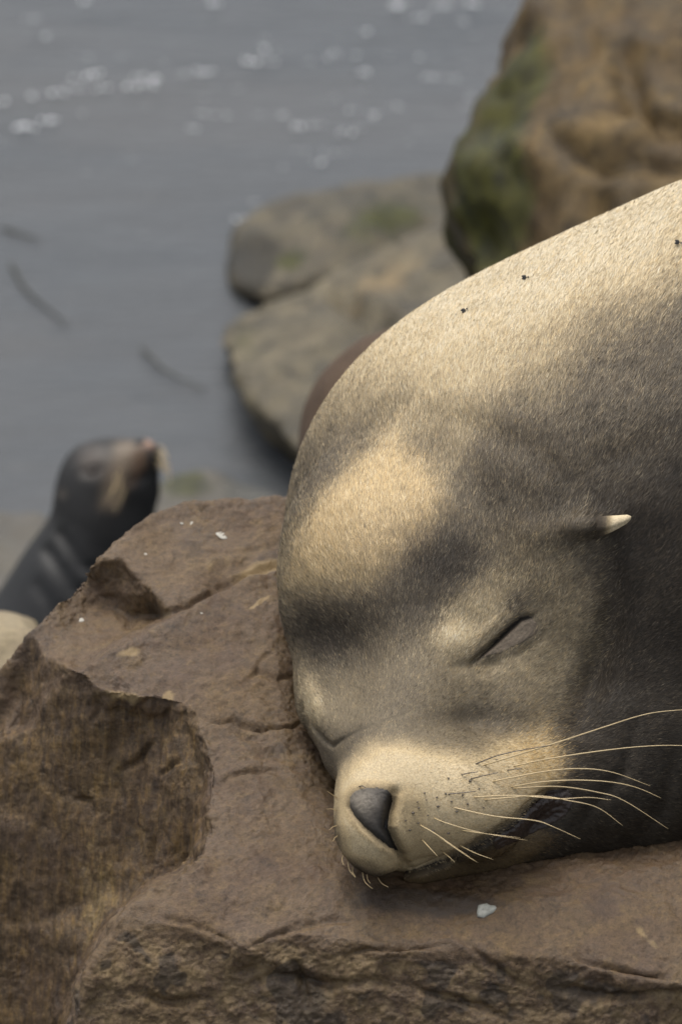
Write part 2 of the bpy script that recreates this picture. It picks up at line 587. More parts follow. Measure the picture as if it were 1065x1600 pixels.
# ---------------------------------------------------------------- boulders
def boulder(name, pts, mat, label, voxel=0.02, amp=1.0, mask=None, seed=0, cuts=(), sm=1):
    bm = bmesh.new()
    for p in pts: bm.verts.new(W3(*p))
    g = bmesh.ops.convex_hull(bm, input=bm.verts)
    bmesh.ops.delete(bm, geom=list({e for e in g['geom_interior'] + g['geom_unused'] if isinstance(e, bmesh.types.BMVert)}), context='VERTS')
    bm.verts.index_update()
    v = [x.co[:] for x in bm.verts]
    f = [[x.index for x in y.verts] for y in bm.faces]
    bm.free()
    me = remesh(v, f, voxel)
    smooth_mesh(me, sm)
    v = mverts(me)
    nr = mnormals(me)
    o3 = np.array([seed * 3.7, seed * 1.3, seed * 2.1])
    d = 0.06 * fbm(v * 2.2 + o3, 3) + 0.035 * fbm(v * 6 + o3, 4, ridged=True) - 0.02 + 0.012 * fbm(v * 20 + o3, 3)
    st = fbm(v * 4.5 + o3 + 40, 2) * 5
    d = d + 0.016 * (np.floor(st) + sstep(0.75, 1.0, st - np.floor(st)))
    d = d * amp
    q = from_world(v)
    px, py = proj(q)
    for pts_, wd, dep in cuts:
        dd, _ = polydist(px, py, pts_)
        d = d - dep * np.exp(-(dd / wd) ** 2)
    v2 = v + nr * d[:, None]
    set_verts(me, v2)
    me.name = name
    me.materials.clear(); me.materials.append(mat)
    me.polygons.foreach_set('use_smooth', np.ones(len(me.polygons), bool))
    mk = np.zeros((len(v), 4))
    if mask is not None:
        mk[:, :3] = mask(px, py, q)
    set_col(me, mk, 'Mask')
    o = bpy.data.objects.new(name, me)
    sc.collection.objects.link(o)
    tag(o, label, 'rock')
    return o

boulder('boulder', [(835, -40, -4700), (812, 85, -4500), (790, 135, -4450), (746, 205, -4350), (708, 255, -4300), (690, 320, -4300), (695, 395, -4250), (742, 446, -4150),
    (840, 480, -3950), (1000, 520, -3800), (1300, 540, -3700), (1000, 700, -3900), (1300, 700, -3700), (900, 250, -3950), (1010, 180, -4000), (1010, 400, -3750), (1150, 250, -3800), (1400, 100, -4100),
    (1300, -300, -4600), (950, -280, -4900), (1400, 600, -6000), (900, 700, -5800), (760, 300, -5600), (850, 0, -5700), (1300, -200, -6200)],
    M_ROCK_TALL, 'tall rust brown boulder with green moss on its left flank, upper right', voxel=0.019, amp=0.75, seed=3,
    mask=lambda px, py, q: np.stack([0.3 * blob(px, py, 880, 200, 90, 160, 10), 1.1 * blob(px, py, 712, 340, 34, 120, 8),
                                     0.85 * blob(px, py, 765, 330, 75, 150, 12) + 1.0 * blob(px, py, 800, 140, 34, 120, 25)], 1),
    cuts=[([(995, 165), (1040, 185), (1090, 180)], 16, 0.05), ([(870, 230), (940, 260), (1060, 250)], 14, 0.03), ([(960, 60), (990, 165)], 18, 0.035)])
boulder('boulder', [(334, 535, -6050), (362, 496, -6150), (435, 456, -6250), (556, 398, -6400), (690, 336, -6600), (740, 340, -6600), (470, 710, -5250), (378, 615, -5600), (560, 560, -5700), (640, 700, -5200),
    (900, 420, -6300), (900, 700, -5000), (500, 800, -5500), (900, 800, -5200), (420, 560, -7300), (700, 420, -8000), (900, 450, -8000), (640, 460, -6050)],
    M_ROCK_MID, 'broad tan boulder with sloping top at the water edge, lower of the two slabs', voxel=0.02, amp=0.42, seed=7,
    mask=lambda px, py, q: np.stack([0.45 * blob(px, py, 600, 420, 150, 50, -25), 0.4 * blob(px, py, 440, 560, 60, 110, -30), 0.45 * blob(px, py, 380, 530, 50, 60)], 1),
    cuts=[([(535, 450), (560, 480), (600, 500)], 16, 0.05), ([(600, 430), (640, 460)], 20, 0.02)])
boulder('boulder', [(338, 395, -6700), (350, 352, -6750), (450, 308, -6950), (560, 284, -7100), (690, 262, -7250), (800, 258, -7300), (420, 475, -6350), (350, 450, -6500), (740, 420, -6600), (560, 410, -6450), (480, 345, -6600),
    (420, 520, -6900), (800, 500, -7000), (480, 380, -8200), (800, 330, -8600)],
    M_ROCK_GREY, 'low grey green boulder lying in the water, upper of the two slabs', voxel=0.02, amp=0.45, seed=12,
    mask=lambda px, py, q: np.stack([0.2 * blob(px, py, 520, 320, 80, 28, -15), 1.0 * blob(px, py, 390, 400, 45, 60), 0.65 * blob(px, py, 600, 350, 90, 40, -15) + 0.7 * blob(px, py, 455, 405, 35, 30)], 1))
boulder('boulder', [(-260, 955, -1700), (-30, 955, -1650), (35, 962, -1600), (60, 985, -1550), (55, 1100, -1450), (40, 1180, -1450), (-20, 1260, -1450), (-260, 1300, -1400), (-260, 1000, -2600), (60, 1000, -2500), (100, 1300, -2200), (-260, 1500, -2200), (100, 1500, -2000)],
    M_ROCK_PALE, 'pale sandy rock peeking out at the left edge behind the big brown rock', voxel=0.014, amp=0.35, seed=21)
boulder('boulder', [(-400, 800, -5100), (-60, 783, -5180), (60, 790, -5150), (110, 830, -5000), (150, 930, -4700), (150, 1100, -4300), (-400, 1100, -4300), (-400, 900, -6000), (150, 900, -6000)],
    M_ROCK_WET, 'flat wet grey brown rock awash behind the raised head', voxel=0.02, amp=0.35, seed=31)
boulder('boulder', [(225, 775, -5080), (255, 742, -5100), (330, 733, -5120), (400, 755, -5060), (450, 775, -5000), (450, 850, -4850), (225, 850, -4850), (300, 780, -6300), (445, 800, -6200)],
    M_ROCK_WET, 'low dark weedy rock at the waterline behind the big brown rock', voxel=0.014, amp=0.3, seed=41,
    mask=lambda px, py, q: np.stack([0 * px, 0.9 * sstep(300, 400, px), 0.8 * blob(px, py, 290, 755, 50, 25)], 1))

# ---------------------------------------------------------------- the big foreground rock
def trim(me):
    """thin out the unseen back of the big rock: drop its dense rear faces and close the hole with one flat face"""
    v = mverts(me); nq = mnormals(me) @ Rm; q = from_world(v)
    px, py = proj(q)
    bad = q[:, 2] < -900
    lv = np.empty(len(me.loops), np.int32); me.loops.foreach_get('vertex_index', lv)
    ls = np.empty(len(me.polygons), np.int32); me.polygons.foreach_get('loop_start', ls)
    lt = np.empty(len(me.polygons), np.int32); me.polygons.foreach_get('loop_total', lt)
    assert (lt == 4).all()
    F = lv.reshape(-1, 4)
    F = F[~bad[F].any(1)]
    used = np.unique(F)
    mp = np.zeros(len(v), np.int64); mp[used] = np.arange(len(used))
    F = mp[F]
    bpy.data.meshes.remove(me)
    bm = bmesh.new()
    m2 = bpy.data.meshes.new('rock')
    m2.from_pydata(v[used], [], F.tolist())
    bm.from_mesh(m2)
    bmesh.ops.holes_fill(bm, edges=[e for e in bm.edges if e.is_boundary], sides=0)
    bm.to_mesh(m2); bm.free()
    m2.update()
    print('rock faces', len(m2.polygons))
    return m2

def build_main_rock():
    pts, edges = [], []
    def line(ps, closed=False):
        i0 = len(pts)
        pts.extend(ps)
        for i in range(i0, len(pts) - 1): edges.append((i, i + 1))
        return list(range(i0, len(pts)))
    outline = [(46, 985, -480), (75, 953, -500), (132, 905, -545), (142, 882, -508), (195, 836, -545), (250, 799, -582), (300, 783, -602), (370, 783, -612), (440, 783, -618), (520, 775, -650),
        (700, 860, -760), (1000, 950, -800), (1300, 1000, -800), (1560, 1050, -750), (1560, 1400, -130), (1560, 1680, 160), (1560, 1880, 20), (1100, 1880, -100), (500, 1880, -130), (110, 1880, -140),
        (85, 1880, -560), (-180, 1880, -660), (-180, 1290, -570), (-60, 1205, -520), (0, 1165, -475), (29, 1138, -490), (34, 1080, -500)]
    oi = line(outline)
    edges.append((oi[-1], oi[0]))
    # ridge of the middle slab, the recess behind it and the face of the upper block
    line([(122, 1046, -338), (200, 1003, -372), (250, 971, -402), (330, 925, -452), (380, 905, -476), (440, 886, -498), (540, 850, -560)])
    line([(117, 1034, -410), (195, 993, -462), (244, 962, -500)])
    line([(328, 919, -470), (380, 899, -490), (440, 880, -508)])
    line([(190, 876, -500), (228, 918, -455), (268, 954, -418)])
    line([(160, 945, -545), (205, 968, -525), (238, 961, -503)])
    # edge between the slab and the steep left face
    line([(72, 1028, -440), (84, 1062, -425), (100, 1066, -385), (117, 1043, -345), (171, 1077, -316), (244, 1083, -305), (298, 1097, -290), (303, 1116, -272), (317, 1151, -238), (327, 1199, -190), (325, 1243, -148), (322, 1300, -98), (309, 1352, -45), (275, 1375, -25), (240, 1388, -8),
          (205, 1415, 10), (180, 1440, 22), (150, 1490, 40), (125, 1540, 52), (113, 1600, 45), (105, 1750, -20)])
    line([(162, 1104, -350), (238, 1114, -345), (280, 1128, -318), (298, 1165, -285), (308, 1205, -262), (306, 1248, -262), (300, 1298, -275), (291, 1347, -300), (264, 1365, -318), (230, 1380, -332), (196, 1406, -350), (171, 1432, -366), (141, 1482, -392), (116, 1533, -414), (101, 1600, -440), (91, 1750, -500)])
    line([(93, 1074, -395), (70, 1112, -430), (40, 1142, -452)])
    # front lip of the shelf
    line([(190, 1450, 24), (250, 1441, 28), (340, 1466, 48), (380, 1486, 62), (440, 1460, 48), (530, 1468, 58), (620, 1490, 76), (700, 1476, 66), (800, 1490, 78), (900, 1502, 88), (1000, 1526, 106), (1100, 1545, 116), (1400, 1600, 150)])
    line([(200, 1520, 40), (340, 1530, 38), (450, 1515, 50), (560, 1540, 60), (700, 1530, 62), (850, 1550, 70), (1000, 1572, 86), (1150, 1600, 92)])
    for p in [(300, 1640, 25), (500, 1640, 40), (700, 1640, 55), (900, 1650, 65), (1100, 1680, 75), (300, 1800, -100), (700, 1800, -80), (1100, 1820, -60),
              (150, 1250, -398), (60, 1300, -452), (30, 1450, -508), (80, 1500, -465), (150, 1400, -412), (220, 1300, -365), (230, 1190, -350), (170, 1180, -374), (100, 1170, -410), (-100, 1500, -540), (40, 1620, -530), (268, 1250, -305), (250, 1330, -330),
              (58, 1040, -470), (100, 985, -490), (150, 1000, -470), (180, 940, -535),
              (250, 870, -518), (330, 850, -540), (400, 830, -568), (300, 900, -478), (360, 870, -515), (440, 845, -548),
              (250, 1030, -358), (330, 1000, -388), (400, 960, -425), (430, 1010, -385), (380, 1060, -328), (440, 1100, -290), (380, 1150, -236), (450, 1190, -205), (400, 1240, -150), (480, 1260, -140), (380, 1330, -65), (470, 1340, -62), (330, 1400, 2), (430, 1410, 14), (540, 1400, 4),
              (640, 1390, -2), (740, 1405, 10), (860, 1400, 2), (980, 1370, -20), (1065, 1340, -45), (1000, 1450, 52), (850, 1450, 48), (680, 1440, 36), (1200, 1400, 0), (1400, 1450, 40),
              (520, 1120, -330), (560, 1220, -235), (640, 1300, -140), (760, 1330, -100), (900, 1300, -150), (1065, 1260, -170), (1200, 1300, -150),
              (560, 1000, -480), (700, 1050, -560), (900, 1080, -600), (1200, 1120, -560), (1450, 1200, -450), (700, 1200, -350), (950, 1190, -400)]:
        pts.append(p)
    res = delaunay_2d_cdt([Vector((p[0], p[1])) for p in pts], edges, [oi], 1, 1e-4, True)
    vs, es, fs, ov = res[0], res[1], res[2], res[3]
    W = [pts[o[0]][2] if o else None for o in ov]
    P = np.array([(p[0], p[1]) for p in pts])
    for i, w in enumerate(W):
        if w is None:
            d = np.hypot(P[:, 0] - vs[i].x, P[:, 1] - vs[i].y)
            k = np.argsort(d)[:2]
            W[i] = float(np.average([pts[j][2] for j in k], weights=1 / (d[k] + 1e-6)))
    n = len(vs)
    front = [to_world(Q(v.x, v.y, w)) for v, w in zip(vs, W)]
    back = [to_world(Q(v.x, v.y, -1300) + np.array([0, -260, 0])) for v in vs]
    faces = [list(f) for f in fs]
    cnt = {}
    for f in faces:
        for a, b in zip(f, f[1:] + f[:1]):
            cnt[(a, b)] = 1
    faces2 = faces + [[i + n for i in f[::-1]] for f in faces]
    for (a, b) in list(cnt):
        if (b, a) not in cnt:
            faces2.append([b, a, a + n, b + n])
    me = trim(remesh(front + back, faces2, 0.0024))
    smooth_mesh(me, 3)
    v = mverts(me)
    nr = mnormals(me)
    q = from_world(v)
    px, py = proj(q)
    N0, V0, NR0, keep = len(v), v, nr, (q[:, 2] > -800) & (px > -60) & (px < 1130) & (py > 740) & (py < 1660) & ((nr @ Rm)[:, 2] > -0.35)
    v, nr, q, px, py = v[keep], nr[keep], q[keep], px[keep], py[keep]
    vis = (q[:, 2] > -800)
    left = np.clip(polymask(px, py, [(-300, 1150), (40, 1140), (95, 1070), (171, 1085), (298, 1105), (318, 1200), (310, 1350), (230, 1385), (170, 1430), (110, 1540), (90, 2000), (-300, 2000)], 10) + polymask(px, py, [(30, 985), (46, 985), (84, 1062), (30, 1140)], 8), 0, 1) * vis
    front_f = polymask(px, py, [(110, 1540), (190, 1455), (340, 1475), (440, 1470), (620, 1500), (800, 1500), (1000, 1535), (1400, 1620), (1700, 2000), (110, 2000)], 14) * vis
    top = np.clip(1 - left - front_f, 0, 1)
    warp = np.stack([fbm(q / 55 + o_, 4, 0.55) for o_ in (11, 22, 33)], 1) * 9 + np.stack([fbm(q / 200 + o_, 2) for o_ in (14, 25, 36)], 1) * 12
    warp[:, 2] *= 0.5
    low = 9 * fbm(q / 170, 3)
    mid = 4.5 * fbm(q / 46 + 7, 4)
    rid = 4.0 * (fbm(q / 70 + 3, 4, ridged=True) - 0.3)
    tilt = q @ np.array([0.35, 0.55, 0.75])
    st = (fbm(q / 95 + 31, 4, 0.55) * 30 + tilt * 0.06)
    fl = np.floor(st)
    flakes = (fl + sstep(0.80, 1.0, st - fl)) - st          # thin broken layers
    fine = 1.7 * fbm(q / 13, 3)
    streak = fbm(q * np.array([1 / 17., 1 / 150., 1 / 60.]) + np.array([[0, 0, 0]]) + 0.0, 4, 0.6)
    streak2 = fbm(np.stack([(q[:, 0] + 0.12 * q[:, 1]) / 42., q[:, 1] / 260., q[:, 2] / 120.], 1), 3, ridged=True)
    fbr = fbm(q / 30 + 77, 4, ridged=True)
    d = top * (0.8 * low + 0.75 * mid + 0.6 * rid + 3.6 * flakes * sstep(-0.15, 0.2, fbm(q / 140 + 50, 2)) + 1.1 * fine + 0.8 * np.minimum(0, fbm(q / 20 + 91, 3) + 0.12) * 6)
    d = d + left * (0.35 * low + 0.45 * mid + 7 * streak + 4 * streak2 + 3.0 * flakes * sstep(0, 0.3, fbm(q / 110 + 19, 2)) + 1.0 * fine)
    d = d + front_f * (1.2 * low + 1.9 * mid + 2.2 * fbr + 5.0 * flakes + 2.0 * fine)
    # cracks and broken edges
    wob = 5 * np.stack([fbm(q / 24 + 3, 3), fbm(q / 24 + 60, 3)], 1)
    wx, wy = px + wob[:, 0], py + wob[:, 1]
    def crack(ps, wd, dep, step=0.0):
        nonlocal d
        dd, t = polydist(wx, wy, ps)
        prof = np.sin(np.clip(t, 0.02, 0.98) * math.pi) ** 0.5
        d = d - vis * dep * prof * np.exp(-(dd / wd) ** 2)
    crack([(250, 968), (330, 921), (385, 900), (440, 882), (480, 868)], 4, 14)
    crack([(318, 1122), (366, 1124), (400, 1139), (440, 1133), (475, 1124)], 3.2, 13)
    crack([(350, 1128), (385, 1150), (420, 1160)], 3.0, 6)
    crack([(385, 1062), (400, 1048), (420, 1056), (440, 1062), (470, 1058)], 4, 9)
    crack([(400, 1048), (415, 1025), (428, 1010)], 4, 5)
    crack([(338, 1219), (390, 1206), (425, 1203), (450, 1210)], 4, 10)
    crack([(380, 1185), (430, 1175), (465, 1190)], 9, 7)
    crack([(258, 1086), (262, 1110), (248, 1140)], 6, 9)
    crack([(190, 1200), (215, 1180), (240, 1155)], 5, 12)
    crack([(118, 1255), (145, 1250)], 4, 10)
    crack([(250, 1210), (280, 1190)], 4, 9)
    crack([(235, 1372), (232, 1340), (240, 1310)], 5, 12)
    crack([(150, 1080), (158, 1100), (148, 1130)], 5, 8)
    crack([(290, 862), (350, 866), (430, 858)], 5, 5)
    crack([(250, 1437), (300, 1445), (330, 1462), (380, 1486)], 6, 9)
    crack([(380, 1488), (437, 1462), (526, 1436), (560, 1440)], 6, 9)
    crack([(540, 1502), (600, 1482), (640, 1484), (705, 1476)], 5, 10)
    crack([(720, 1450), (726, 1470), (760, 1500), (820, 1540)], 5, 8)
    crack([(890, 1492), (950, 1510), (1000, 1526), (1040, 1530)], 6, 13)
    crack([(460, 1500), (470, 1530), (480, 1580)], 8, 14)
    crack([(380, 1545), (430, 1530), (520, 1545), (600, 1540)], 7, 12)
    crack([(860, 1540), (940, 1560), (1065, 1555)], 7, 11)
    crack([(640, 1545), (700, 1560), (800, 1590)], 7, 12)
    crack([(200, 1545), (260, 1570), (330, 1560)], 7, 12)
    d = d + vis * 6 * blob(px, py, 270, 935, 40, 22, 30)
    # rubble along the broken rim of the slab
    ed, _ = polydist(wx, wy, [(117, 1043), (171, 1077), (244, 1083), (298, 1097), (317, 1151), (327, 1199), (325, 1243), (322, 1300), (309, 1352)])
    chip = fbm(q / 48 + 120, 4, 0.55)
    cf = np.floor(chip * 6) / 6
    d = d + vis * np.exp(-(ed / 26) ** 2) * (0.6 * chip + 0.4 * cf) * 16
    d = d - vis * 5 * np.exp(-(polydist(wx, wy, [(130, 1052), (171, 1077), (244, 1083), (298, 1097), (317, 1151), (327, 1230)])[0] / 20) ** 2)
    ed2, _ = polydist(wx, wy, [(309, 1352), (240, 1388), (180, 1440), (125, 1540), (113, 1600)])
    d = d + vis * np.exp(-(ed2 / 22) ** 2) * (0.7 * chip + 0.3 * cf) * 10
    ed3, _ = polydist(wx, wy, [(46, 985), (132, 905), (142, 882), (195, 836), (250, 799), (300, 783), (440, 783)])
    d = d + vis * np.exp(-(ed3 / 20) ** 2) * (0.7 * chip + 0.3 * cf) * 10
    disp = np.zeros(N0); disp[keep] = d
    rest = ~keep
    disp[rest] = 8 * fbm(from_world(V0[rest]) / 90, 3)
    v2 = V0 + NR0 * (disp * S)[:, None]
    v2[keep] += (warp * S) @ Rm.T
    set_verts(me, v2)
    me.name = 'rock'
    me.materials.clear(); me.materials.append(M_ROCK)
    me.polygons.foreach_set('use_smooth', np.ones(len(me.polygons), bool))
    och = 0.75 * blob(px, py, 205, 1016, 26, 8, -18) + 0.6 * blob(px, py, 190, 1080, 60, 14, 10) + 0.6 * blob(px, py, 265, 1082, 14, 16) + 0.7 * blob(px, py, 412, 890, 40, 9, -18) + 0.55 * blob(px, py, 992, 1450, 14, 8, 40) + 0.5 * blob(px, py, 1015, 1470, 26, 8, 30) \
        + 0.35 * blob(px, py, 330, 880, 120, 40) + 0.45 * blob(px, py, 240, 950, 50, 18, 20) + 0.45 * left * blob(px, py, 150, 1420, 60, 200) + 0.4 * front_f + 0.4 * blob(px, py, 980, 1490, 30, 7, 20)
    och = och + 0.8 * blob(px, py, 405, 944, 26, 4, -30)
    drk = 0.15 * left + 0.3 * front_f * sstep(1500, 1590, py) + 0.75 * blob(px, py, 240, 950, 26, 14, 30) + 0.25 * left * blob(px, py, 250, 1180, 80, 90) + 0.45 * blob(px, py, 440, 1170, 60, 26) + 0.95 * blob(px, py, 660, 1408, 130, 24, 4) + 0.5 * front_f * blob(px, py, 480, 1550, 30, 70) + 0.7 * front_f * sstep(0.0, 0.3, fbm(q / 60 + 15, 3))  # dark blotches; under the chin a wet stain deepened with painted contact shadow
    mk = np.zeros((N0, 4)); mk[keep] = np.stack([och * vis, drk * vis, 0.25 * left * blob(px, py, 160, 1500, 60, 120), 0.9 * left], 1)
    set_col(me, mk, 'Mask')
    print('rock verts', N0, keep.sum())
    o = bpy.data.objects.new('rock', me)
    sc.collection.objects.link(o)
    tag(o, 'big reddish brown rock slab with cracked shelf under the sleeping sea lion', 'rock')
    return o
main_rock = build_main_rock()
print('rocks', time.time() - T0)
# ---------------------------------------------------------------- the sleeping sea lion
HEAD = [
    ell(1208, 780, -480, 620, 512, 480, 90, -30),           # shoulder
    ell(1700, 760, -620, 640, 560, 480, 120),          # trunk out of frame
    ell(2250, 950, -800, 480, 400, 380, 160),
    cone((2550, 1050, -900), 260, (2950, 1180, -1000), 90, 120),
    ell(798, 834, -520, 348, 348, 330, 230),           # neck
    ell(670, 940, -318, 228, 236, 232, 60),            # cranium
    ell(575, 855, -262, 118, 128, 118, 90),            # crest
    ell(800, 1010, -228, 135, 110, 115, 70),           # eye and brow
    ell(545, 1085, -240, 82, 90, 110, 50),             # far brow
    ell(800, 1130, -180, 128, 118, 118, 70),           # cheek
    cone((650, 1080, -170), 120, (612, 1225, -22), 84, 60),   # bridge
    ell(590, 1285, 4, 66, 82, 92, 34),                 # muzzle, far pad
    ell(556, 1165, -150, 52, 62, 80, 50),
    ell(706, 1248, -26, 128, 98, 112, 46, 12),         # muzzle, near pad
    ell(790, 1215, -80, 90, 62, 90, 40, 20),
    cone((655, 1338, -42), 44, (835, 1288, -110), 62, 18),    # lower jaw
    ell(930, 1210, -240, 175, 150, 190, 60),           # throat
    ell(1040, 1150, -300, 220, 190, 260, 90),
]
NOSE = [(546, 1246), (553, 1236), (573, 1230), (592, 1230), (606, 1233), (613, 1243), (613, 1256), (608, 1274), (606, 1292), (614, 1312), (624, 1331), (608, 1325), (590, 1311), (569, 1293), (552, 1274), (546, 1260)]
LID = [(744, 1031), (770, 1003), (790, 979), (810, 961), (829, 962), (841, 977), (838, 991), (816, 1005), (784, 1021)]
LIP = [(768, 1306), (800, 1287), (828, 1255), (855, 1235), (885, 1230), (899, 1250), (882, 1276), (845, 1297), (800, 1318), (772, 1330)]
SLIT = [(735, 1037), (747, 1026), (772, 1004), (795, 983), (812, 968), (830, 963)]
MOUTH = [(605, 1371), (650, 1360), (690, 1346), (735, 1326), (775, 1301), (800, 1287), (828, 1258), (850, 1240), (880, 1232)]

def head_base(q):
    return sdf(HEAD, q)

def head_fn(q):
    d = sdf(HEAD, q)
    px, py = proj(q)
    m = sstep(-420, -330, q[:, 2]) * (px > 400)
    g = np.zeros(len(q))
    i = m > 0
    x, y = px[i], py[i]
    def groove(ps, wd, dep, ends=0.4):
        P_ = np.array(ps)
        m_ = (x > P_[:, 0].min() - 3 * wd) & (x < P_[:, 0].max() + 3 * wd) & (y > P_[:, 1].min() - 3 * wd) & (y < P_[:, 1].max() + 3 * wd)
        r_ = np.zeros(len(x))
        if m_.any():
            dd, t = polydist(x[m_], y[m_], ps)
            r_[m_] = dep * np.exp(-(dd / wd) ** 2) * np.sin(np.clip(t, 0.03, 0.97) * math.pi) ** ends
        return r_
    a = groove(SLIT, 4.2, 13) - 4 * blob(x, y, 812, 1003, 34, 16, -38) - 4 * blob(x, y, 776, 978, 36, 14, -45) + 1.2 * polymask(x, y, LID, 8) * fbm(np.stack([(x + y) / 7, (x - y) / 40, 0 * x], 1), 2, ridged=True)
    a += groove([(750, 1008), (772, 984), (790, 962), (800, 944)], 4, 1.6) + groove([(770, 1036), (805, 1024), (840, 1006), (858, 980)], 6, 1.4)
    a -= 6 * blob(x, y, 706, 1000, 26, 22)
    a += 10 * blob(x, y, 762, 1040, 20, 14) + groove([(700, 1045), (740, 1038)], 9, 4)
    a += groove(MOUTH, 6, 17)
    a += polymask(x, y, LIP, 14) * (3.0 * fbm(q[i] / 11 + 70, 3, ridged=True) + 2.0)
    a += groove([(616, 1240), (607, 1275), (606, 1294), (616, 1316), (627, 1335)], 8.5, 24) + groove([(546, 1262), (568, 1292), (594, 1314), (622, 1333)], 5.5, 6)
    a += polymask(x, y, NOSE, 12) * (0.6 + 1.5 * fbm(q[i] / 5 + 7, 2)) - 5 * blob(x, y, 570, 1256, 20, 28, -35) - 4 * blob(x, y, 592, 1262, 9, 28, -25)
    a += groove([(626, 1335), (634, 1352), (640, 1364)], 6, 6)
    a += groove([(478, 1115), (492, 1138), (506, 1156), (520, 1166), (534, 1157), (560, 1143), (622, 1120), (650, 1108)], 3, 2.4) + groove([(478, 1115), (492, 1138), (506, 1156), (520, 1166), (534, 1157)], 4, 5) - 5 * blob(x, y, 512, 1128, 34, 26, 35)
    a += groove([(474, 1100), (478, 1120), (484, 1140)], 4, 8) - 5 * blob(x, y, 490, 1092, 14, 30, -15)
    a += 12 * blob(x, y, 560, 1030, 60, 70) + 8 * blob(x, y, 700, 890, 60, 70, -30)
    a += groove([(925, 815), (945, 870), (955, 940), (945, 1010), (915, 1090), (895, 1170)], 26, 20, 0.8)
    a += groove([(640, 620), (560, 690), (500, 770), (455, 850), (448, 930)], 16, 9, 0.7)
    a -= 12 * blob(x, y, 880, 830, 70, 30, -8, 2) + 15 * blob(x, y, 912, 822, 34, 19, -8, 3)
    a += groove([(985, 790), (1010, 880), (1000, 980)], 30, 7, 0.8) + groove([(1065, 700), (960, 720), (880, 740)], 30, 5, 0.8)
    a += groove([(660, 1135), (720, 1128), (790, 1150)], 18, 5, 0.8)
    a += groove([(600, 640), (710, 660), (820, 705), (900, 770)], 22, 6, 0.8) + groove([(900, 1290), (975, 1205), (1000, 1100)], 14, 8, 0.8) + groove([(965, 1340), (1035, 1260), (1060, 1150)], 16, 8, 0.8)
    a += 1.6 * fbm(q[i] / 40, 2) + 5 * fbm(q[i] / 150 + 9, 2)
    g[i] = a * m[i]
    # wrinkled lips
    return d + g

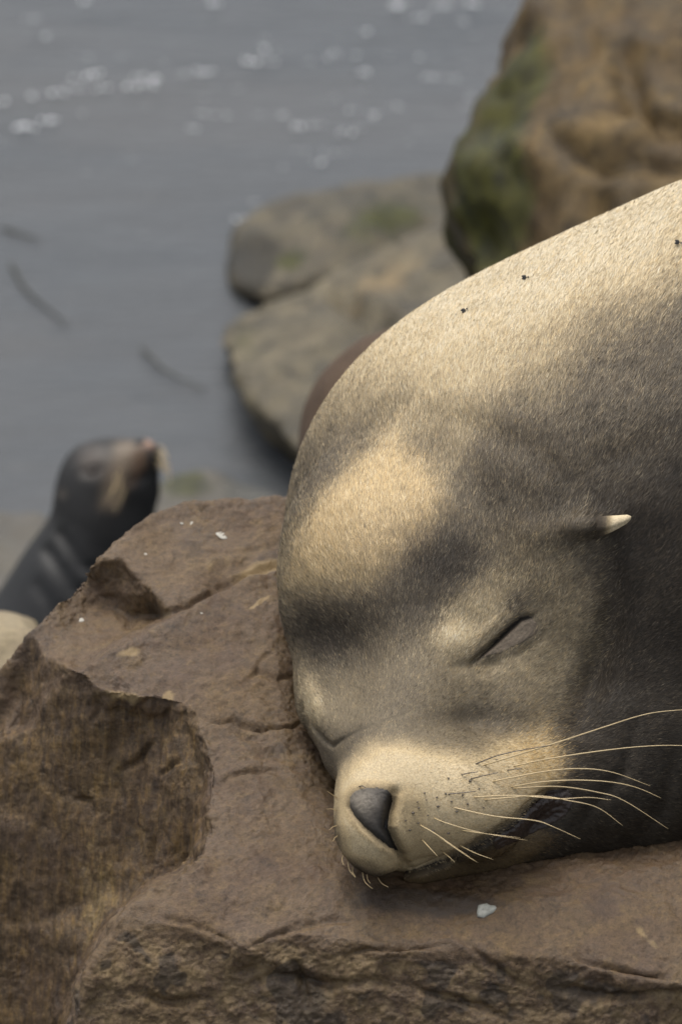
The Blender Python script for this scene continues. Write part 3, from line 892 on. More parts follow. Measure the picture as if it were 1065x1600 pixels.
def grizzle_tone(px, py, q):
    """coat tone, 0 = dark brown, 1 = cream, from the markings of this animal"""
    # signed distance inward from the back line of the neck
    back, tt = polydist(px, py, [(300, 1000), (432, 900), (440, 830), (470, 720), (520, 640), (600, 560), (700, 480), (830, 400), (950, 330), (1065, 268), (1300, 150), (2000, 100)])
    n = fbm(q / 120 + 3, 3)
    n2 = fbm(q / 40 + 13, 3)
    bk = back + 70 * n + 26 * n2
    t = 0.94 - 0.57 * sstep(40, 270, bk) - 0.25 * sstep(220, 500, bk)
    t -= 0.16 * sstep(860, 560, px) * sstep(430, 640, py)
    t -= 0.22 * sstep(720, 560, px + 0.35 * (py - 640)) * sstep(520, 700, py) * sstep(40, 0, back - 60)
    t = t + 0.13 * n2
    def put(t, m, val): return t + np.clip(m, 0, 1) * (val - t)
    wx, wy = px + 16 * n + 10 * n2, py + 16 * fbm(q / 120 + 43, 3) + 10 * fbm(q / 40 + 53, 3)
    nape = polymask(wx, wy, [(425, 1000), (425, 860), (470, 700), (600, 590), (640, 640), (520, 745), (455, 860), (445, 1000)], 26)
    t = put(t, 0.7 * nape * sstep(600, 760, py), 0.32)
    face = polymask(wx, wy, [(440, 900), (520, 760), (640, 700), (760, 800), (930, 860), (955, 1000), (905, 1120), (880, 1220), (520, 1240), (440, 1010)], 40)
    t = put(t, face * 0.9, 0.54)
    crown = polymask(wx, wy, [(448, 890), (466, 835), (515, 772), (565, 722), (612, 686), (660, 725), (694, 790), (668, 860), (615, 905), (570, 935), (500, 948), (452, 935)], 26)
    crown = crown * (0.35 + 0.65 * sstep(955, 850, py + 0.1 * (px - 560)))
    t = put(t, crown * 0.95, 0.74 + 0.10 * sstep(880, 760, py))
    t = put(t, 0.85 * blob(wx, wy, 508, 992, 74, 50, 12, 2.4), 0.09)
    t = put(t, 0.85 * blob(wx, wy, 694, 884, 74, 66, -35, 2.4), 0.09)
    t = put(t, 0.65 * blob(wx, wy, 604, 955, 100, 46, -12, 2.4), 0.2)
    t = put(t, 0.85 * blob(wx, wy, 742, 958, 74, 44, -48, 3), 0.76)
    t = put(t, 0.85 * blob(wx, wy, 710, 998, 30, 25, 0, 3), 0.93)
    t = put(t, 0.6 * blob(wx, wy, 862, 1005, 46, 80, 30, 3), 0.60)
    t = put(t, 0.6 * blob(wx, wy, 800, 1045, 70, 24, -15, 3), 0.64)
    t = put(t, 0.5 * blob(wx, wy, 620, 1085, 60, 60, 0, 3), 0.40)
    t = put(t, 0.5 * blob(wx, wy, 755, 1125, 90, 24, 5, 3), 0.34)
    t = put(t, 0.8 * blob(px, py, 806, 942, 21, 17, -30, 4), 0.30)
    t = put(t, 0.85 * blob(wx, wy, 487, 1095, 16, 42, -12, 3), 0.84)
    t = put(t, 0.4 * blob(wx, wy, 560, 1160, 40, 25, 0, 3), 0.3)
    muz = polymask(wx, wy, [(520, 1260), (535, 1205), (580, 1165), (640, 1160), (720, 1175), (790, 1165), (850, 1140), (880, 1170), (885, 1215), (840, 1250), (800, 1285), (700, 1345), (615, 1375), (530, 1350)], 22)
    t = put(t, muz * 0.95, 0.95)
    t = put(t, 0.7 * blob(wx, wy, 640, 1275, 26, 40, 0, 3), 0.66)
    t = put(t, 0.5 * blob(wx, wy, 680, 1325, 90, 24, -20, 3), 0.68)
    t = put(t, 0.5 * blob(wx, wy, 850, 1170, 40, 60, -20, 3), 0.70)
    t = put(t, 0.85 * polymask(px, py, NOSE, 17), 0.16)
    t = put(t, 0.6 * polymask(px, py, LID, 14), 0.30)
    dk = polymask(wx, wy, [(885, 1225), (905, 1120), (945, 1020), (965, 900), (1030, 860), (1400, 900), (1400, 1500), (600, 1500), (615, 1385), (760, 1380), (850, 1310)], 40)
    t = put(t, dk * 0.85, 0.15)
    chin = polymask(px, py, [(610, 1400), (620, 1372), (690, 1356), (760, 1326), (840, 1290), (870, 1306), (810, 1360), (740, 1400)], 8)
    t = put(t, chin * 0.9, 0.38)
    ml, _ = polydist(px, py + 5, MOUTH[:-2])
    t = put(t, 0.95 * np.exp(-(ml / 9) ** 2) * (py + 3 > np.interp(px, [m_[0] for m_ in MOUTH], [m_[1] for m_ in MOUTH])), 0.03)
    t = put(t, 0.6 * blob(wx, wy, 880, 836, 75, 26, 5, 3), 0.44)
    t = put(t, 0.6 * blob(px, py, 906, 806, 16, 9, 10, 3), 0.58)
    return np.clip(t, 0, 1), np.clip(muz + 3 * chin, 0, 4), crown

def tone_color(t, warm):
    stops = np.array([0.0, 0.2, 0.42, 0.65, 0.85, 1.0])
    cols = np.array([(0.014, 0.011, 0.008), (0.042, 0.033, 0.023), (0.120, 0.097, 0.067), (0.285, 0.228, 0.142), (0.50, 0.405, 0.252), (0.58, 0.51, 0.375)])
    c = np.stack([np.interp(t, stops, cols[:, k]) for k in range(3)], 1)
    w = np.asarray(warm)[:, None]
    return c * (1 + w * np.array([0.07, -0.05, -0.24]))

def build_sleeper():
    v, f = surface_nets(head_base, (-160, -760, -1150), (2700, 620, 220), 16.0)
    v = project(head_base, v, 1)
    def in_frame(c):
        px, py = proj(c)
        return (px > 410) & (px < 1130) & (py > 230) & (py < 1440) & (c[:, 2] > -620)
    v, f = subdivide_where(v, f, in_frame)
    v = project(head_base, v, 1)
    v, f = subdivide_where(v, f, lambda c: (lambda p: (p[0] > 425) & (p[0] < 985) & (p[1] > 780) & (p[1] < 1410) & (c[:, 2] > -420))(proj(c)))
    def fine(c):
        px, py = proj(c)
        return (c[:, 2] > -330) & (((px > 525) & (px < 900) & (py > 1205) & (py < 1400)) | ((px > 725) & (px < 860) & (py > 915) & (py < 1045)) | ((px > 465) & (px < 560) & (py > 1070) & (py < 1180)))
    v, f = subdivide_where(v, f, fine)
    v = project(head_fn, v, 3, head_base)
    root = empty('sea_lion', W3(640, 1390, -60))
    tag(root, 'large sleeping sea lion with cream and brown coat, head resting on the rock', 'sea lion')
    px, py = proj(v)
    t, muz, crown = grizzle_tone(px, py, v)
    bare_nose = polymask(px, py, NOSE, 3) * (v[:, 2] > -120)
    bare_lid = polymask(px, py, LID, 4) * (v[:, 2] > -300)
    bare_lip = polymask(px, py, LIP, 4) * (v[:, 2] > -260)
    warm = np.clip(muz * 0.45 + crown * 0.55, 0, 1.6)
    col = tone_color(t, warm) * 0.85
    wv = to_world(v)
    body = new_mesh('body', wv, f, M_SKIN, root, cols=col)
    me = body.data
    if True:   # outward normals
        nrm = mnormals(me)
        e = v + nrm @ Rm * 3
        if np.mean(head_base(e) > head_base(v)) < 0.5:
            me.flip_normals()
    nrm = mnormals(me)
    # bare skin: nose pad, eyelids, lips as shells standing just proud of the coat
    flat = np.concatenate([np.asarray(x) for x in f]); starts = np.concatenate([[0], np.cumsum([len(x) for x in f])[:-1]])
    def shell(name, mask, mat, lift, label=None):
        ok = mask > 0.5
        keep = [fc for fc, m_ in zip(f, np.minimum.reduceat(ok[flat], starts)) if m_]
        par = {}
        def find(a):
            while par.setdefault(a, a) != a:
                par[a] = par[par[a]]; a = par[a]
            return a
        for fc in keep:
            for i in fc[1:]: par[find(int(i))] = find(int(fc[0]))
        cnt = {}
        for fc in keep: cnt[find(int(fc[0]))] = cnt.get(find(int(fc[0])), 0) + 1
        big_ = max(cnt, key=cnt.get)
        keep = [fc for fc in keep if find(int(fc[0])) == big_]        # one continuous patch of skin
        used = sorted({i for fc in keep for i in fc})
        mp = {a: i for i, a in enumerate(used)}
        rim = np.clip((mask[used] - 0.5) * 2, 0, 1)
        top = wv[used] + nrm[used] * (lift * S * (0.25 + 0.75 * rim))[:, None]
        bot = wv[used] - nrm[used] * (2.5 * S)
        n = len(used)
        fc = [[mp[i] for i in x] for x in keep]
        ed = {}
        for x in fc:
            for a, b in zip(x, x[1:] + x[:1]): ed[(a, b)] = 1
        sides = [[b, a, a + n, b + n] for (a, b) in ed if (b, a) not in ed]
        o = new_mesh(name, np.concatenate([top, bot]), fc + sides + [[i + n for i in x[::-1]] for x in fc], mat, root)
        if label: o['label'] = label
        if name == 'eyelid':
            x_, y_ = px[used], py[used]
            dd, _ = polydist(x_, y_, SLIT)
            d2, _ = polydist(x_, y_, [(792, 962), (797, 950), (801, 942)])
            c_ = np.array([0.112, 0.088, 0.064]) + np.outer(blob(x_, y_, 808, 942, 22, 18), [0.02, 0.028, 0.035])
            c_ = c_ * (1 - 0.88 * np.exp(-(dd / 4.2) ** 2) - 0.6 * np.exp(-(d2 / 3) ** 2))[:, None]
            set_col(o.data, np.concatenate([c_, c_]))
        if name == 'nose':
            x_, y_ = px[used], py[used]
            d1, _ = polydist(x_, y_, [(616, 1236), (610, 1272), (606, 1294), (616, 1316), (627, 1335)])
            d2, _ = polydist(x_, y_, [(546, 1262), (568, 1292), (594, 1314), (622, 1333)])
            c_ = np.array([0.042, 0.036, 0.030]) + np.outer(blob(x_, y_, 562, 1250, 22, 24), [0.10, 0.086, 0.066])
            c_ = c_ * (1 - 0.92 * np.exp(-(d1 / 15) ** 2))[:, None] * (1 - 0.6 * np.exp(-(d2 / 7) ** 2))[:, None]
            set_col(o.data, np.concatenate([c_, c_]))
        return o
    shell('nose', bare_nose, M_NOSE, 0.5, 'dark grey leathery nose pad with slit nostril')
    shell('eyelid', bare_lid, M_LID, 0.4, 'closed grey hairless eyelid')
    shell('lip', bare_lip, M_LIP, 0.4, 'dark brown lips of the closed mouth')
    return root, body, v, f, nrm, np.maximum(np.maximum(bare_nose, bare_lid), bare_lip)

sleeper, body, bv, bf, bn, bare = build_sleeper()
head_surf = Surf(to_world(bv), bf)
print('body verts', len(bv), time.time() - T0)

def build_fur(N=590000):
    me = body.data
    me.calc_loop_triangles()
    tri = np.empty(len(me.loop_triangles) * 3, np.int32)
    me.loop_triangles.foreach_get('vertices', tri)
    tri = tri.reshape(-1, 3)
    a, b, c = bv[tri[:, 0]], bv[tri[:, 1]], bv[tri[:, 2]]
    area = 0.5 * np.linalg.norm(np.cross(b - a, c - a), axis=1)
    cen = (a + b + c) / 3
    px, py = proj(cen)
    nq = bn @ Rm
    facing = nq[tri].mean(1)[:, 2]
    inside = (px > 400) & (px < 1090) & (py > 240) & (py < 1420)
    near = (px > 350) & (px < 1350) & (py > 100) & (py < 1500)
    wgt = area * np.where(inside & (facing > -0.15), 1.0, np.where(near & (facing > -0.5), 0.35, 0.03))
    wgt = wgt * np.interp(np.linalg.norm(cen - Q(585, 1270, 60), axis=1), [0, 250, 700, 1100], [2.0, 1.6, 1.1, 1.0])
    cdf = np.cumsum(wgt); cdf /= cdf[-1]
    k = np.searchsorted(cdf, rng.random(N))
    r1, r2 = np.sqrt(rng.random(N)), rng.random(N)
    bc = np.stack([1 - r1, r1 * (1 - r2), r1 * r2], 1)
    T = tri[k]
    p = (bv[T] * bc[:, :, None]).sum(1)
    nr = (nq[T] * bc[:, :, None]).sum(1)
    nr /= np.linalg.norm(nr, axis=1)[:, None]
    br = (bare[T] * bc).sum(1)
    keep = br < rng.uniform(0.0, 1.0, N) ** 1.3 * 0.98
    p, nr = p[keep], nr[keep]
    M = len(p)
    px, py = proj(p)
    nose = Q(585, 1270, 60)
    fl = p - nose
    fl = fl / (np.linalg.norm(fl, axis=1)[:, None] + 1e-6)
    # the coat fans round the eye and lies back over the neck
    sw = fbm(p / 60 + 5, 2)
    sw2 = fbm(p / 60 + 25, 2)
    fl = fl + 0.30 * np.stack([sw, sw2, 0 * sw], 1)
    fl = fl - (fl * nr).sum(1)[:, None] * nr
    fl /= np.linalg.norm(fl, axis=1)[:, None] + 1e-6
    side = np.cross(nr, fl)
    jit = rng.normal(0, 0.22, M)[:, None]
    fl = fl + side * jit
    fl /= np.linalg.norm(fl, axis=1)[:, None]
    side = np.cross(nr, fl)
    dn = np.linalg.norm(p - nose, axis=1)
    # markings mingle hair by hair: each hair takes the tone of a spot a little way off
    js = np.interp(dn, [0, 200, 500], [4, 9, 15])
    pj = p + fl * (rng.normal(0, 1, M) * js)[:, None] + side * (rng.normal(0, 0.6, M) * js)[:, None]
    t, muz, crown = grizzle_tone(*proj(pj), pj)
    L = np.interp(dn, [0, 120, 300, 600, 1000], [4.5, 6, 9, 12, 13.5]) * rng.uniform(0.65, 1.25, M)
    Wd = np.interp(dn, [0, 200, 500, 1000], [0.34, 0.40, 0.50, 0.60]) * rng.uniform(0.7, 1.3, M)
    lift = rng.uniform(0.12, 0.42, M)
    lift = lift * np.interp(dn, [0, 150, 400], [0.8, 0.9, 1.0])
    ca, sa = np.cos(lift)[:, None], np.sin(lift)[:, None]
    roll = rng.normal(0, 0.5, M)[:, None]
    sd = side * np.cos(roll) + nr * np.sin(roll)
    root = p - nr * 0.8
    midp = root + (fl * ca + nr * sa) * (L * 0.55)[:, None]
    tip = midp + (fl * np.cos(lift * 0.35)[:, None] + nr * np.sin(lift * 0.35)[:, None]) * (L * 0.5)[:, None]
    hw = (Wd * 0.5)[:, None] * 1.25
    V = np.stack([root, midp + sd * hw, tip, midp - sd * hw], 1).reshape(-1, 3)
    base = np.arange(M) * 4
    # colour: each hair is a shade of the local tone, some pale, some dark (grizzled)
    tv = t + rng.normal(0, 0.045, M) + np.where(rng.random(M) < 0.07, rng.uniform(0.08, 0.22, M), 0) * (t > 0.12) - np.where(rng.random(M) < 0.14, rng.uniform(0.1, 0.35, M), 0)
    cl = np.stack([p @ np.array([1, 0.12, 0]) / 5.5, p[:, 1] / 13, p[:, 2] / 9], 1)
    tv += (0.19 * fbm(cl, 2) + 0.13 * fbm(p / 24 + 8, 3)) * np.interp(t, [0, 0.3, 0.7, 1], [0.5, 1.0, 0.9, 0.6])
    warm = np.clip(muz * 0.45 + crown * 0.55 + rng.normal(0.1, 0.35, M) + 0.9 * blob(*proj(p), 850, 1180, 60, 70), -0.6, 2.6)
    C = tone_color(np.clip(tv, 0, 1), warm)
    C5 = np.repeat(C[:, None, :], 4, 1)
    NV = np.repeat((0.85 * nr + 0.25 * fl + 0.22 * side * rng.normal(0, 0.45, M)[:, None])[:, None, :], 4, 1).reshape(-1, 3)
    NV /= np.linalg.norm(NV, axis=1)[:, None]
    fm = bpy.data.meshes.new('fur')
    nv = M * 4
    fm.vertices.add(nv)
    fm.vertices.foreach_set('co', to_world(V).astype(np.float32).ravel())
    loops = np.stack([base, base + 3, base + 2, base + 1], 1).ravel()
    fm.loops.add(len(loops))
    fm.loops.foreach_set('vertex_index', loops.astype(np.int32))
    ls = np.arange(M) * 4
    fm.polygons.add(M)
    fm.polygons.foreach_set('loop_start', ls.astype(np.int32))
    fm.update(calc_edges=True)
    fm.polygons.foreach_set('use_smooth', np.ones(M, bool))
    set_col(fm, C5.reshape(-1, 3))
    fm.normals_split_custom_set_from_vertices((NV @ Rm.T).astype(np.float32))
    fm.materials.append(M_FUR)
    o = bpy.data.objects.new('fur', fm)
    sc.collection.objects.link(o)
    o.parent = sleeper
    o.matrix_parent_inverse = Matrix.Translation(sleeper.location).inverted()
    o['kind'] = 'stuff'
    o['label'] = 'short grizzled cream and brown coat'
build_fur()
print('fur', time.time() - T0)

def tube(name, pts, r0, r1, mat, parent, seg=6, label=None, rmid=None):
    pts = [Vector(p) for p in pts]
    n = len(pts)
    verts, faces = [], []
    up = Vector((0.31, 0.2, 0.93))
    for i, p in enumerate(pts):
        tg = (pts[min(i + 1, n - 1)] - pts[max(i - 1, 0)]).normalized()
        a = tg.cross(up).normalized(); b = tg.cross(a)
        t = i / (n - 1)
        r = r0 + (r1 - r0) * t ** 1.3
        for k in range(seg):
            an = 2 * math.pi * k / seg
            verts.append(p + (a * math.cos(an) + b * math.sin(an)) * r)
    for i in range(n - 1):
        for k in range(seg):
            k2 = (k + 1) % seg
            faces.append([i * seg + k, i * seg + k2, (i + 1) * seg + k2, (i + 1) * seg + k])
    faces.append(list(range(seg))[::-1]); faces.append([(n - 1) * seg + k for k in range(seg)])
    o = new_mesh(name, [tuple(x) for x in verts], faces, mat, parent)
    if label: o['label'] = label
    return o

def catmull(P, m=6):
    P = np.array(P, float)
    E = np.vstack([2 * P[0] - P[1], P, 2 * P[-1] - P[-2]])
    out = []
    for i in range(1, len(E) - 2):
        for t in np.linspace(0, 1, m, endpoint=False):
            a, b, c, d = E[i - 1:i + 3]
            out.append(0.5 * (2 * b + (c - a) * t + (2 * a - 5 * b + 4 * c - d) * t * t + (-a + 3 * b - 3 * c + d) * t ** 3))
    out.append(P[-1])
    return np.array(out)

def whisker(P, w_px, dark=False, rise=35, tipw=0.35):
    P = catmull(P)
    sw = head_surf(P[:, 0], P[:, 1])
    n = len(P)
    t = np.linspace(0, 1, n)
    root = sw[0] - 4
    line = root + (max(sw.max() - root, 0) + rise) * np.sin(t * math.pi / 2) ** 0.8
    w = np.maximum(line, np.where(t > 0.12, sw + 4, -9e9))
    pts = [W3(x, y, z) for (x, y), z in zip(P, w)]
    tube('whisker', pts, w_px * S * 0.5, w_px * S * 0.5 * tipw, M_WHISK_DARK if dark else M_WHISK, sleeper)

for P in [[(751, 1197), (864, 1162), (940, 1137), (1008, 1116), (1065, 1109), (1130, 1106)],
          [(799, 1198), (854, 1186), (940, 1173), (1008, 1166), (1065, 1165), (1120, 1170)],
          [(765, 1222), (847, 1206), (906, 1201), (957, 1207), (1015, 1228)],
          [(796, 1230), (844, 1222), (899, 1219), (954, 1222), (995, 1231), (1032, 1247)],
          [(800, 1232), (871, 1229), (933, 1238), (974, 1251), (1043, 1295)],
          [(734, 1246), (803, 1243), (871, 1248), (919, 1246), (954, 1250)],
          [(751, 1250), (837, 1244), (888, 1251), (933, 1262), (972, 1290)],
          [(700, 1260), (769, 1275), (834, 1282), (864, 1292), (906, 1311)],
          [(675, 1277), (700, 1287), (751, 1301), (823, 1313)],
          [(718, 1297), (760, 1303), (812, 1309)],
          [(654, 1288), (680, 1303), (715, 1327), (746, 1348)],
          [(676, 1300), (700, 1318), (740, 1345)],
          [(658, 1311), (672, 1326), (684, 1339)],
          [(716, 1320), (742, 1333), (770, 1343)],
          [(690, 1330), (700, 1338), (710, 1347)]]:
    big = P[-1][0] > 840
    whisker(P, 2.4 if big else 2.0, tipw=0.25)
for P in [[(739, 1195), (786, 1178), (861, 1164)], [(731, 1218), (755, 1212), (778, 1207)], [(695, 1241), (720, 1239), (744, 1236)], [(718, 1211), (732, 1208), (746, 1206)], [(790, 1204), (802, 1202), (815, 1201)], [(560, 1229), (566, 1228), (571, 1231)]]:
    whisker(P, 2.0, True, rise=8, tipw=0.6)
for P in [[(526, 1247), (518, 1241), (511, 1236)], [(525, 1266), (518, 1264), (510, 1264)], [(526, 1290), (520, 1292), (514, 1297)], [(527, 1306), (523, 1309), (520, 1314)],
          [(536, 1336), (534, 1344), (537, 1352)], [(543, 1347), (546, 1360), (555, 1371)], [(551, 1355), (551, 1363), (555, 1370)], [(566, 1363), (570, 1378), (582, 1389)], [(573, 1366), (574, 1374), (578, 1380)], [(590, 1371), (596, 1380), (606, 1386)]]:
    P2 = catmull(P, 4)
    sw = head_surf([P[0][0] + (6 if P[0][0] < 530 else 0)], [P[0][1] - 6])[0]
    tube('whisker', [W3(x, y, sw - 14 + 6 * i) for i, (x, y) in enumerate(P2)], 0.8 * S, 0.25 * S, M_WHISK, sleeper, seg=5)

# dark whisker follicles on the upper lip
for (x, y) in [(700, 1216), (734, 1220), (663, 1239), (652, 1253), (654, 1262), (684, 1260), (713, 1268), (633, 1282), (653, 1286), (676, 1298), (640, 1297), (722, 1242), (666, 1250), (696, 1240), (645, 1270), (776, 1188), (690, 1284), (705, 1252), (730, 1256), (748, 1232), (668, 1274), (682, 1246), (755, 1262), (700, 1302)]:
    w = head_surf([x], [y])[0]
    r = rng.uniform(1.1, 2.3)
    bm = bmesh.new()
    bmesh.ops.create_icosphere(bm, subdivisions=1, radius=r * S)
    me = bpy.data.meshes.new('follicle'); 
    for q_ in bm.verts: q_.co.x *= 1.3
    bm.to_mesh(me); bm.free()
    me.materials.append(M_WHISK_DARK)
    o = bpy.data.objects.new('follicle', me)
    o.location = W3(x, y, w + 1.8)
    sc.collection.objects.link(o)
    o.parent = sleeper
    o.matrix_parent_inverse = Matrix.Translation(sleeper.location).inverted()

def build_ear():
    # small rolled ear: a pointed furled cone lying back along the neck
    A, B = (896, 826), (985, 809)
    wa = head_surf([A[0]], [A[1]])[0] - 75
    wb = head_surf([B[0]], [B[1]])[0] + 20
    n, seg = 14, 16
    verts, faces, cols = [], [], []
    for i in range(n):
        t = i / (n - 1)
        cx = A[0] + (B[0] - A[0]) * t
        cy = A[1] + (B[1] - A[1]) * t + 5 * math.sin(t * 3.1)
        cw = wa + (wb - wa) * t ** 0.5 + 10 * math.sin(t * 3.1)
        r = float(np.interp(t, [0, 0.3, 0.6, 0.85, 0.95, 1.0], [20, 19, 15, 9.5, 7, 2.5]))
        for k in range(seg):
            an = 2 * math.pi * k / seg
            dent = 1 - 0.45 * math.exp(-((an - 5.3) / 0.45) ** 2) * (t > 0.1)     # furled slit on the underside
            verts.append(W3(cx + 0.1 * r * math.sin(an), cy - r * math.sin(an) * dent, cw + 0.62 * r * math.cos(an) * dent))
            tt = np.clip(0.20 + 0.8 * sstep(0.48, 0.74, t), 0, 0.93)
            cols.append(tone_color(np.array([tt]), np.array([0.3]))[0])
    for i in range(n - 1):
        for k in range(seg):
            k2 = (k + 1) % seg
            faces.append([i * seg + k, i * seg + k2, (i + 1) * seg + k2, (i + 1) * seg + k])
    faces.append(list(range(seg))[::-1]); faces.append([(n - 1) * seg + k for k in range(seg)])
    o = new_mesh('ear', [tuple(x) for x in verts], faces, M_SKIN, sleeper, cols=np.array(cols))
    o['label'] = 'small furled ear with cream tip'
build_ear()
# ---------------------------------------------------------------- the other sea lions
def mat_wet(name, rough):
    n = NM(name)
    f = n.noise(140, 4, 0.7)
    c = n.mix(1.0, n.attr(), n.ramp(f, [(0.3, 0.75), (0.7, 1.2)]), 'MULTIPLY')
    return n.out(c, rough, n.bump(f, 0.3, 0.004), Specular_IOR_Level=0.28)
M_WET = mat_wet('wet_dark_coat', 0.5)
M_DRY = mat_wet('dry_brown_coat', 0.85)

def build_watcher():
    w = -3800
    prims = [
        cone((60, 1180, w - 150), 160, (82, 1020, w - 80), 112, 60),
        cone((82, 1020, w - 80), 110, (116, 920, w - 40), 84, 60),
        cone((116, 920, w - 40), 82, (150, 810, w), 66, 50),
        ell(152, 752, w, 60, 64, 62, 40),
        ell(186, 742, w + 25, 44, 50, 48, 34),
        cone((192, 736, w + 35), 42, (222, 712, w + 60), 26, 26),
        cone((205, 770, w + 10), 40, (178, 820, w - 10), 62, 40),
        ell(196, 730, w + 62, 20, 30, 24, 16),
        ell(232, 722, w + 45, 16, 26, 26, 16),
    ]
    base = lambda q: sdf(prims, q)
    def fn(q):
        d = sdf(prims, q)
        px, py = proj(q)
        a = np.zeros(len(q))
        for ps, wd, dep in (([(95, 835), (130, 885), (190, 905)], 8, 11), ([(76, 862), (116, 920), (170, 950)], 10, 13), ([(60, 915), (85, 955), (140, 990)], 9, 7),
                            ([(206, 752), (232, 742), (248, 728)], 5, 8), ([(135, 737), (155, 735)], 7, 9)):
            dd, t = polydist(px, py, ps)
            a += dep * np.exp(-(dd / wd) ** 2)
        return d + a
    lo = Q(-330, 1400, w - 500); hi = Q(270, 660, w + 250)
    v, f = surface_nets(base, (lo[0] * 1.05, lo[1] * 1.05, w - 700), (hi[0], hi[1] + 40, w + 300), 12)
    v = project(fn, v, 2, base)
    srf = Surf(to_world(v), f.tolist())
    px, py = proj(v)
    n = fbm(v / 60, 3)
    c = np.tile(np.array([0.012, 0.0115, 0.011]), (len(v), 1))
    def put(m, col):
        nonlocal c
        c = c + np.clip(m, 0, 1)[:, None] * (np.array(col) - c)
    put(0.6 * sstep(800, 900, py), (0.016, 0.0165, 0.0175))
    put(0.85 * blob(px + 6 * n, py, 147, 722, 24, 26, 0, 3), (0.085, 0.072, 0.062))
    put(1.0 * blob(px, py, 145, 736, 8, 7, 0, 3), (0.012, 0.010, 0.008))
    put(0.9 * polymask(px, py, [(180, 694), (214, 682), (220, 702), (208, 728), (198, 762), (182, 796), (158, 792), (162, 760), (174, 722)], 13), (0.125, 0.095, 0.066))
    put(0.85 * polymask(px, py, [(212, 690), (228, 700), (230, 730), (206, 760), (205, 730)], 8), (0.10, 0.062, 0.038))
    put(0.9 * blob(px, py, 232, 690, 13, 9, 30, 3), (0.28, 0.18, 0.13))
    put(0.95 * blob(px, py, 216, 690, 6, 10, 10, 3), (0.012, 0.012, 0.012))
    put(0.5 * blob(px, py, 98, 772, 9, 5, 0, 3), (0.11, 0.09, 0.07))
    root = empty('sea_lion', W3(-20, 1150, w))
    tag(root, 'dark wet sea lion raising its whiskered snout behind the brown rock', 'sea lion')
    o = new_mesh('body', to_world(v), f, M_WET, root, cols=c)
    nr = mnormals(o.data) @ Rm
    if np.mean(fn(v + nr * 5) > 0) < 0.5: o.data.flip_normals()
    # eye, nose, ear, whiskers
    def ball(name, x, y, dw, r, mat, sc_=(1, 1, 1)):
        ww = srf([x], [y])[0]
        bm = bmesh.new()
        k = (1 - ww / FP) * S
        bmesh.ops.create_icosphere(bm, subdivisions=3, radius=r * k)
        for q_ in bm.verts:
            q_.co.x *= sc_[0]; q_.co.y *= sc_[1]; q_.co.z *= sc_[2]
            q_.co += W3(x, y, ww + dw)
        me = bpy.data.meshes.new(name)
        bm.to_mesh(me); bm.free()
        me.materials.append(mat)
        me.polygons.foreach_set('use_smooth', np.ones(len(me.polygons), bool))
        b = bpy.data.objects.new(name, me)
        sc.collection.objects.link(b)
        b.parent = root
        b.matrix_parent_inverse = Matrix.Translation(root.location).inverted()
    ball('eye', 145, 736, -2, 7, M_LIP)
    ball('nose', 219, 691, -6, 9, M_NOSE_DARK, (1.0, 0.8, 0.8))
    r = np.random.default_rng(3)
    for i in range(14):
        y0 = 700 + 4 * i * 0.7
        x0 = 236 + r.uniform(-4, 4)
        ww = w + 40 + r.uniform(-20, 40)
        x1, y1 = x0 + r.uniform(18, 34), y0 + r.uniform(-6, 34)
        P = catmull([(x0 - 8, y0), ((x0 + x1) / 2 + 4, (y0 + y1) / 2 - 6), (x1, y1)], 4)
        tube('whisker', [W3(a, b, ww + 3 * j) for j, (a, b) in enumerate(P)], 0.0011, 0.0005, M_WHISK, root, seg=5)
    for i in range(5):
        x0, y0 = 186 + r.uniform(-10, 10), 735 + 7 * i
        ww = srf([x0], [y0])[0]
        x1, y1 = x0 - r.uniform(8, 22), y0 + r.uniform(25, 48)
        P = catmull([(x0, y0), ((x0 + x1) / 2 + 3, (y0 + y1) / 2), (x1, y1)], 4)
        tube('whisker', [W3(a, b, ww + 8 * j) for j, (a, b) in enumerate(P)], 0.0005, 0.0002, M_WHISK, root, seg=5)
build_watcher()

def build_hidden():
    w = -2300
    prims = [
        ell(655, 690, w, 172, 170, 170, 60),
        cone((655, 700, w), 165, (900, 760, w - 100), 150, 80),
        cone((900, 760, w - 100), 140, (1150, 860, w - 250), 60, 80),
        ell(600, 760, w - 20, 110, 110, 120, 50),
        cone((640, 820, w + 60), 40, (560, 900, w + 120), 18, 30),
    ]
    base = lambda q: sdf(prims, q)
    fn = lambda q: sdf(prims, q) + 5 * fbm(q / 70, 2)
    v, f = surface_nets(base, (-250, -400, w - 700), (1000, 450, w + 400), 18)
    v = project(fn, v, 2, base)
    root = empty('sea_lion', W3(640, 880, w))
    tag(root, 'smooth brown back of a sea lion half hidden behind the sleeper', 'sea lion')
    n = fbm(v / 90, 3)[:, None]
    c = np.array([0.062, 0.040, 0.025]) * (1 + 0.3 * n)
    o = new_mesh('body', to_world(v), f, M_DRY, root, cols=c)
    nr = mnormals(o.data) @ Rm
    if np.mean(fn(v + nr * 5) > 0) < 0.5: o.data.flip_normals()
build_hidden()

# ---------------------------------------------------------------- small things
def ray_rock(px, py):
    o = Vector((0, 0, CAMZ))
    d = (W3(px, py, 0) - o).normalized()
    loc, nrm, _, _ = rock_tree.ray_cast(o, d)
    return loc, nrm
_bm = bmesh.new(); _bm.from_mesh(main_rock.data)
rock_tree = BVHTree.FromBMesh(_bm)

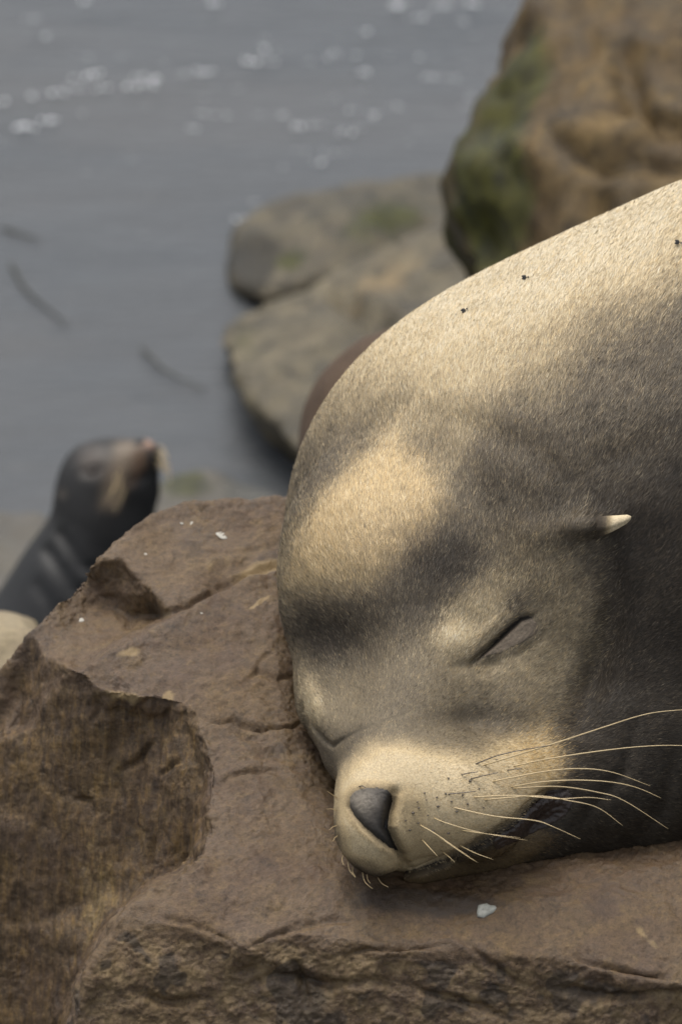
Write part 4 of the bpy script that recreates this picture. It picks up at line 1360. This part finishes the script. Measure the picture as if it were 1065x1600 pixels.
def flake(name, px, py, rx, ry, h, mat, label, cat, ang=0, seed=0, group=None):
    """a small irregular thin chip lying on the rock"""
    loc, nrm = ray_rock(px, py)
    r = np.random.default_rng(seed)
    z = nrm; x = Vector((1, 0, 0)); x = (x - x.dot(z) * z).normalized(); y = z.cross(x)
    a0 = math.radians(ang)
    n = 14
    rad = 1 + 0.25 * r.normal(size=n)
    rad = (rad + np.roll(rad, 1)) / 2
    verts, faces = [], []
    for lv, (s, hh) in enumerate([(1.0, -0.6), (0.97, 0.45), (0.7, 0.85), (0.3, 1.0)]):
        for k in range(n):
            an = 2 * math.pi * k / n
            u_, v_ = rx * rad[k] * s * math.cos(an), ry * rad[k] * s * math.sin(an)
            uu, vv = u_ * math.cos(a0) - v_ * math.sin(a0), u_ * math.sin(a0) + v_ * math.cos(a0)
            verts.append(loc + (x * uu + y * vv) * S + z * (h * hh * S * (1 + 0.2 * r.normal())))
    for lv in range(3):
        for k in range(n):
            k2 = (k + 1) % n
            faces.append([lv * n + k, lv * n + k2, (lv + 1) * n + k2, (lv + 1) * n + k])
    faces.append([3 * n + k for k in range(n)]); faces.append(list(range(n))[::-1])
    o = new_mesh(name, [tuple(v) for v in verts], faces, mat)
    tag(o, label, cat, group)
    return o
M_SHELL = mat_bare('shell_white', (0.15, 0.15, 0.125), (0.30, 0.30, 0.26), 0.45, 260)
M_GUANO = mat_bare('dropping_white', (0.24, 0.22, 0.18), (0.46, 0.44, 0.39), 0.8, 700)
flake('shell_fragment', 758, 1421, 19, 11, 4, M_SHELL, 'pale shell fragment lying on the rock below the chin', 'shell', 10, 3)
flake('bird_dropping', 346, 836, 11, 9, 0.9, M_GUANO, 'largest white dropping spot on the upper block of the rock', 'dropping', 5, 4)
for i, (x, y, a, b, lab) in enumerate([(128, 969, 5, 5, 'small white dropping spot on the recessed ledge at left'), (284, 818, 3, 2.5, 'left of two tiny white dropping specks near the top edge'), (299, 818, 3.5, 3, 'right of two tiny white dropping specks near the top edge'),
                                       (228, 866, 2.6, 2.2, 'tiny white dropping speck on the left shoulder of the upper block'), (315, 958, 2, 1.8, 'tiny white dropping speck just below the diagonal crack')]):
    flake('bird_dropping', x, y, a, b, 1.0, M_GUANO, lab, 'dropping', 0, 10 + i)

M_FLY = mat_bare('fly_black', (0.012, 0.011, 0.01), (0.03, 0.028, 0.025), 0.4)
def fly(px, py, ang, label):
    w = head_surf([px], [py])[0]
    c = Q(px, py, w + 9)
    ca, sa = math.cos(math.radians(ang)), math.sin(math.radians(ang))
    root = empty('fly', W3(px, py, w + 4))
    tag(root, label, 'fly', 'flies on the coat')
    def lump(name, along, r, st, off=0, flat=1.0, rise=0):
        bm = bmesh.new()
        bmesh.ops.create_icosphere(bm, subdivisions=2, radius=1)
        vs = []
        for v in bm.verts:
            a = along + v.co.x * r * st; b = off + v.co.y * r; h = rise + v.co.z * r * flat
            vs.append(to_world(c + np.array([a * ca - b * sa, a * sa + b * ca, h])))
        fs = [[v.index for v in f.verts] for f in bm.faces]
        bm.free()
        new_mesh(name, vs, fs, M_FLY, root)
    lump('abdomen', -2.5, 2.2, 1.7)
    lump('head', 3.4, 1.6, 1.0)
    lump('wing', -3.5, 1.9, 2.1, 2.0, 0.15, 1.6)
    lump('wing', -3.5, 1.9, 2.1, -2.0, 0.15, 1.6)
fly(821, 433, 5, 'small dark fly on the pale fur of the back')
fly(1060, 379, -10, 'small dark fly on the coat at the right edge of the photo')
fly(726, 484, 30, 'small dark fly on the back line below the mossy boulder')
M_STREAK = mat_bare('streak_dark', (0.012, 0.013, 0.009), (0.03, 0.028, 0.016), 0.5, 30)  # thin dark strands added in place of dark streaks on the water
for P, lab in [([(5, 360), (30, 368), (62, 378)], 'short strand added as a dark water streak at the left edge'),
               ([(18, 415), (40, 455), (70, 482), (105, 510)], 'longest strand added as a dark water streak at left'),
               ([(222, 548), (262, 585), (320, 612)], 'thin strand added as a dark water streak left of the tan boulder')]:
    C_ = catmull(P, 6)
    pts_ = []
    for i_, (x_, y_) in enumerate(C_):
        q_ = W3(x_, y_ + 5 * math.sin(i_ * 1.7), (D - water_Z(y_)) / S)
        q_.z = 0.006
        pts_.append(q_)
    tag(tube('water_streak', pts_, 0.0034, 0.0014, M_STREAK, None, seg=8), lab, 'water_streak', 'strands added as dark water streaks')
print('tris', sum(len(o.data.polygons) * 2 for o in sc.objects if o.type == 'MESH' and o.name != 'fur') + len(bpy.data.objects['fur'].data.polygons) * 1.0)
print('all', time.time() - T0)
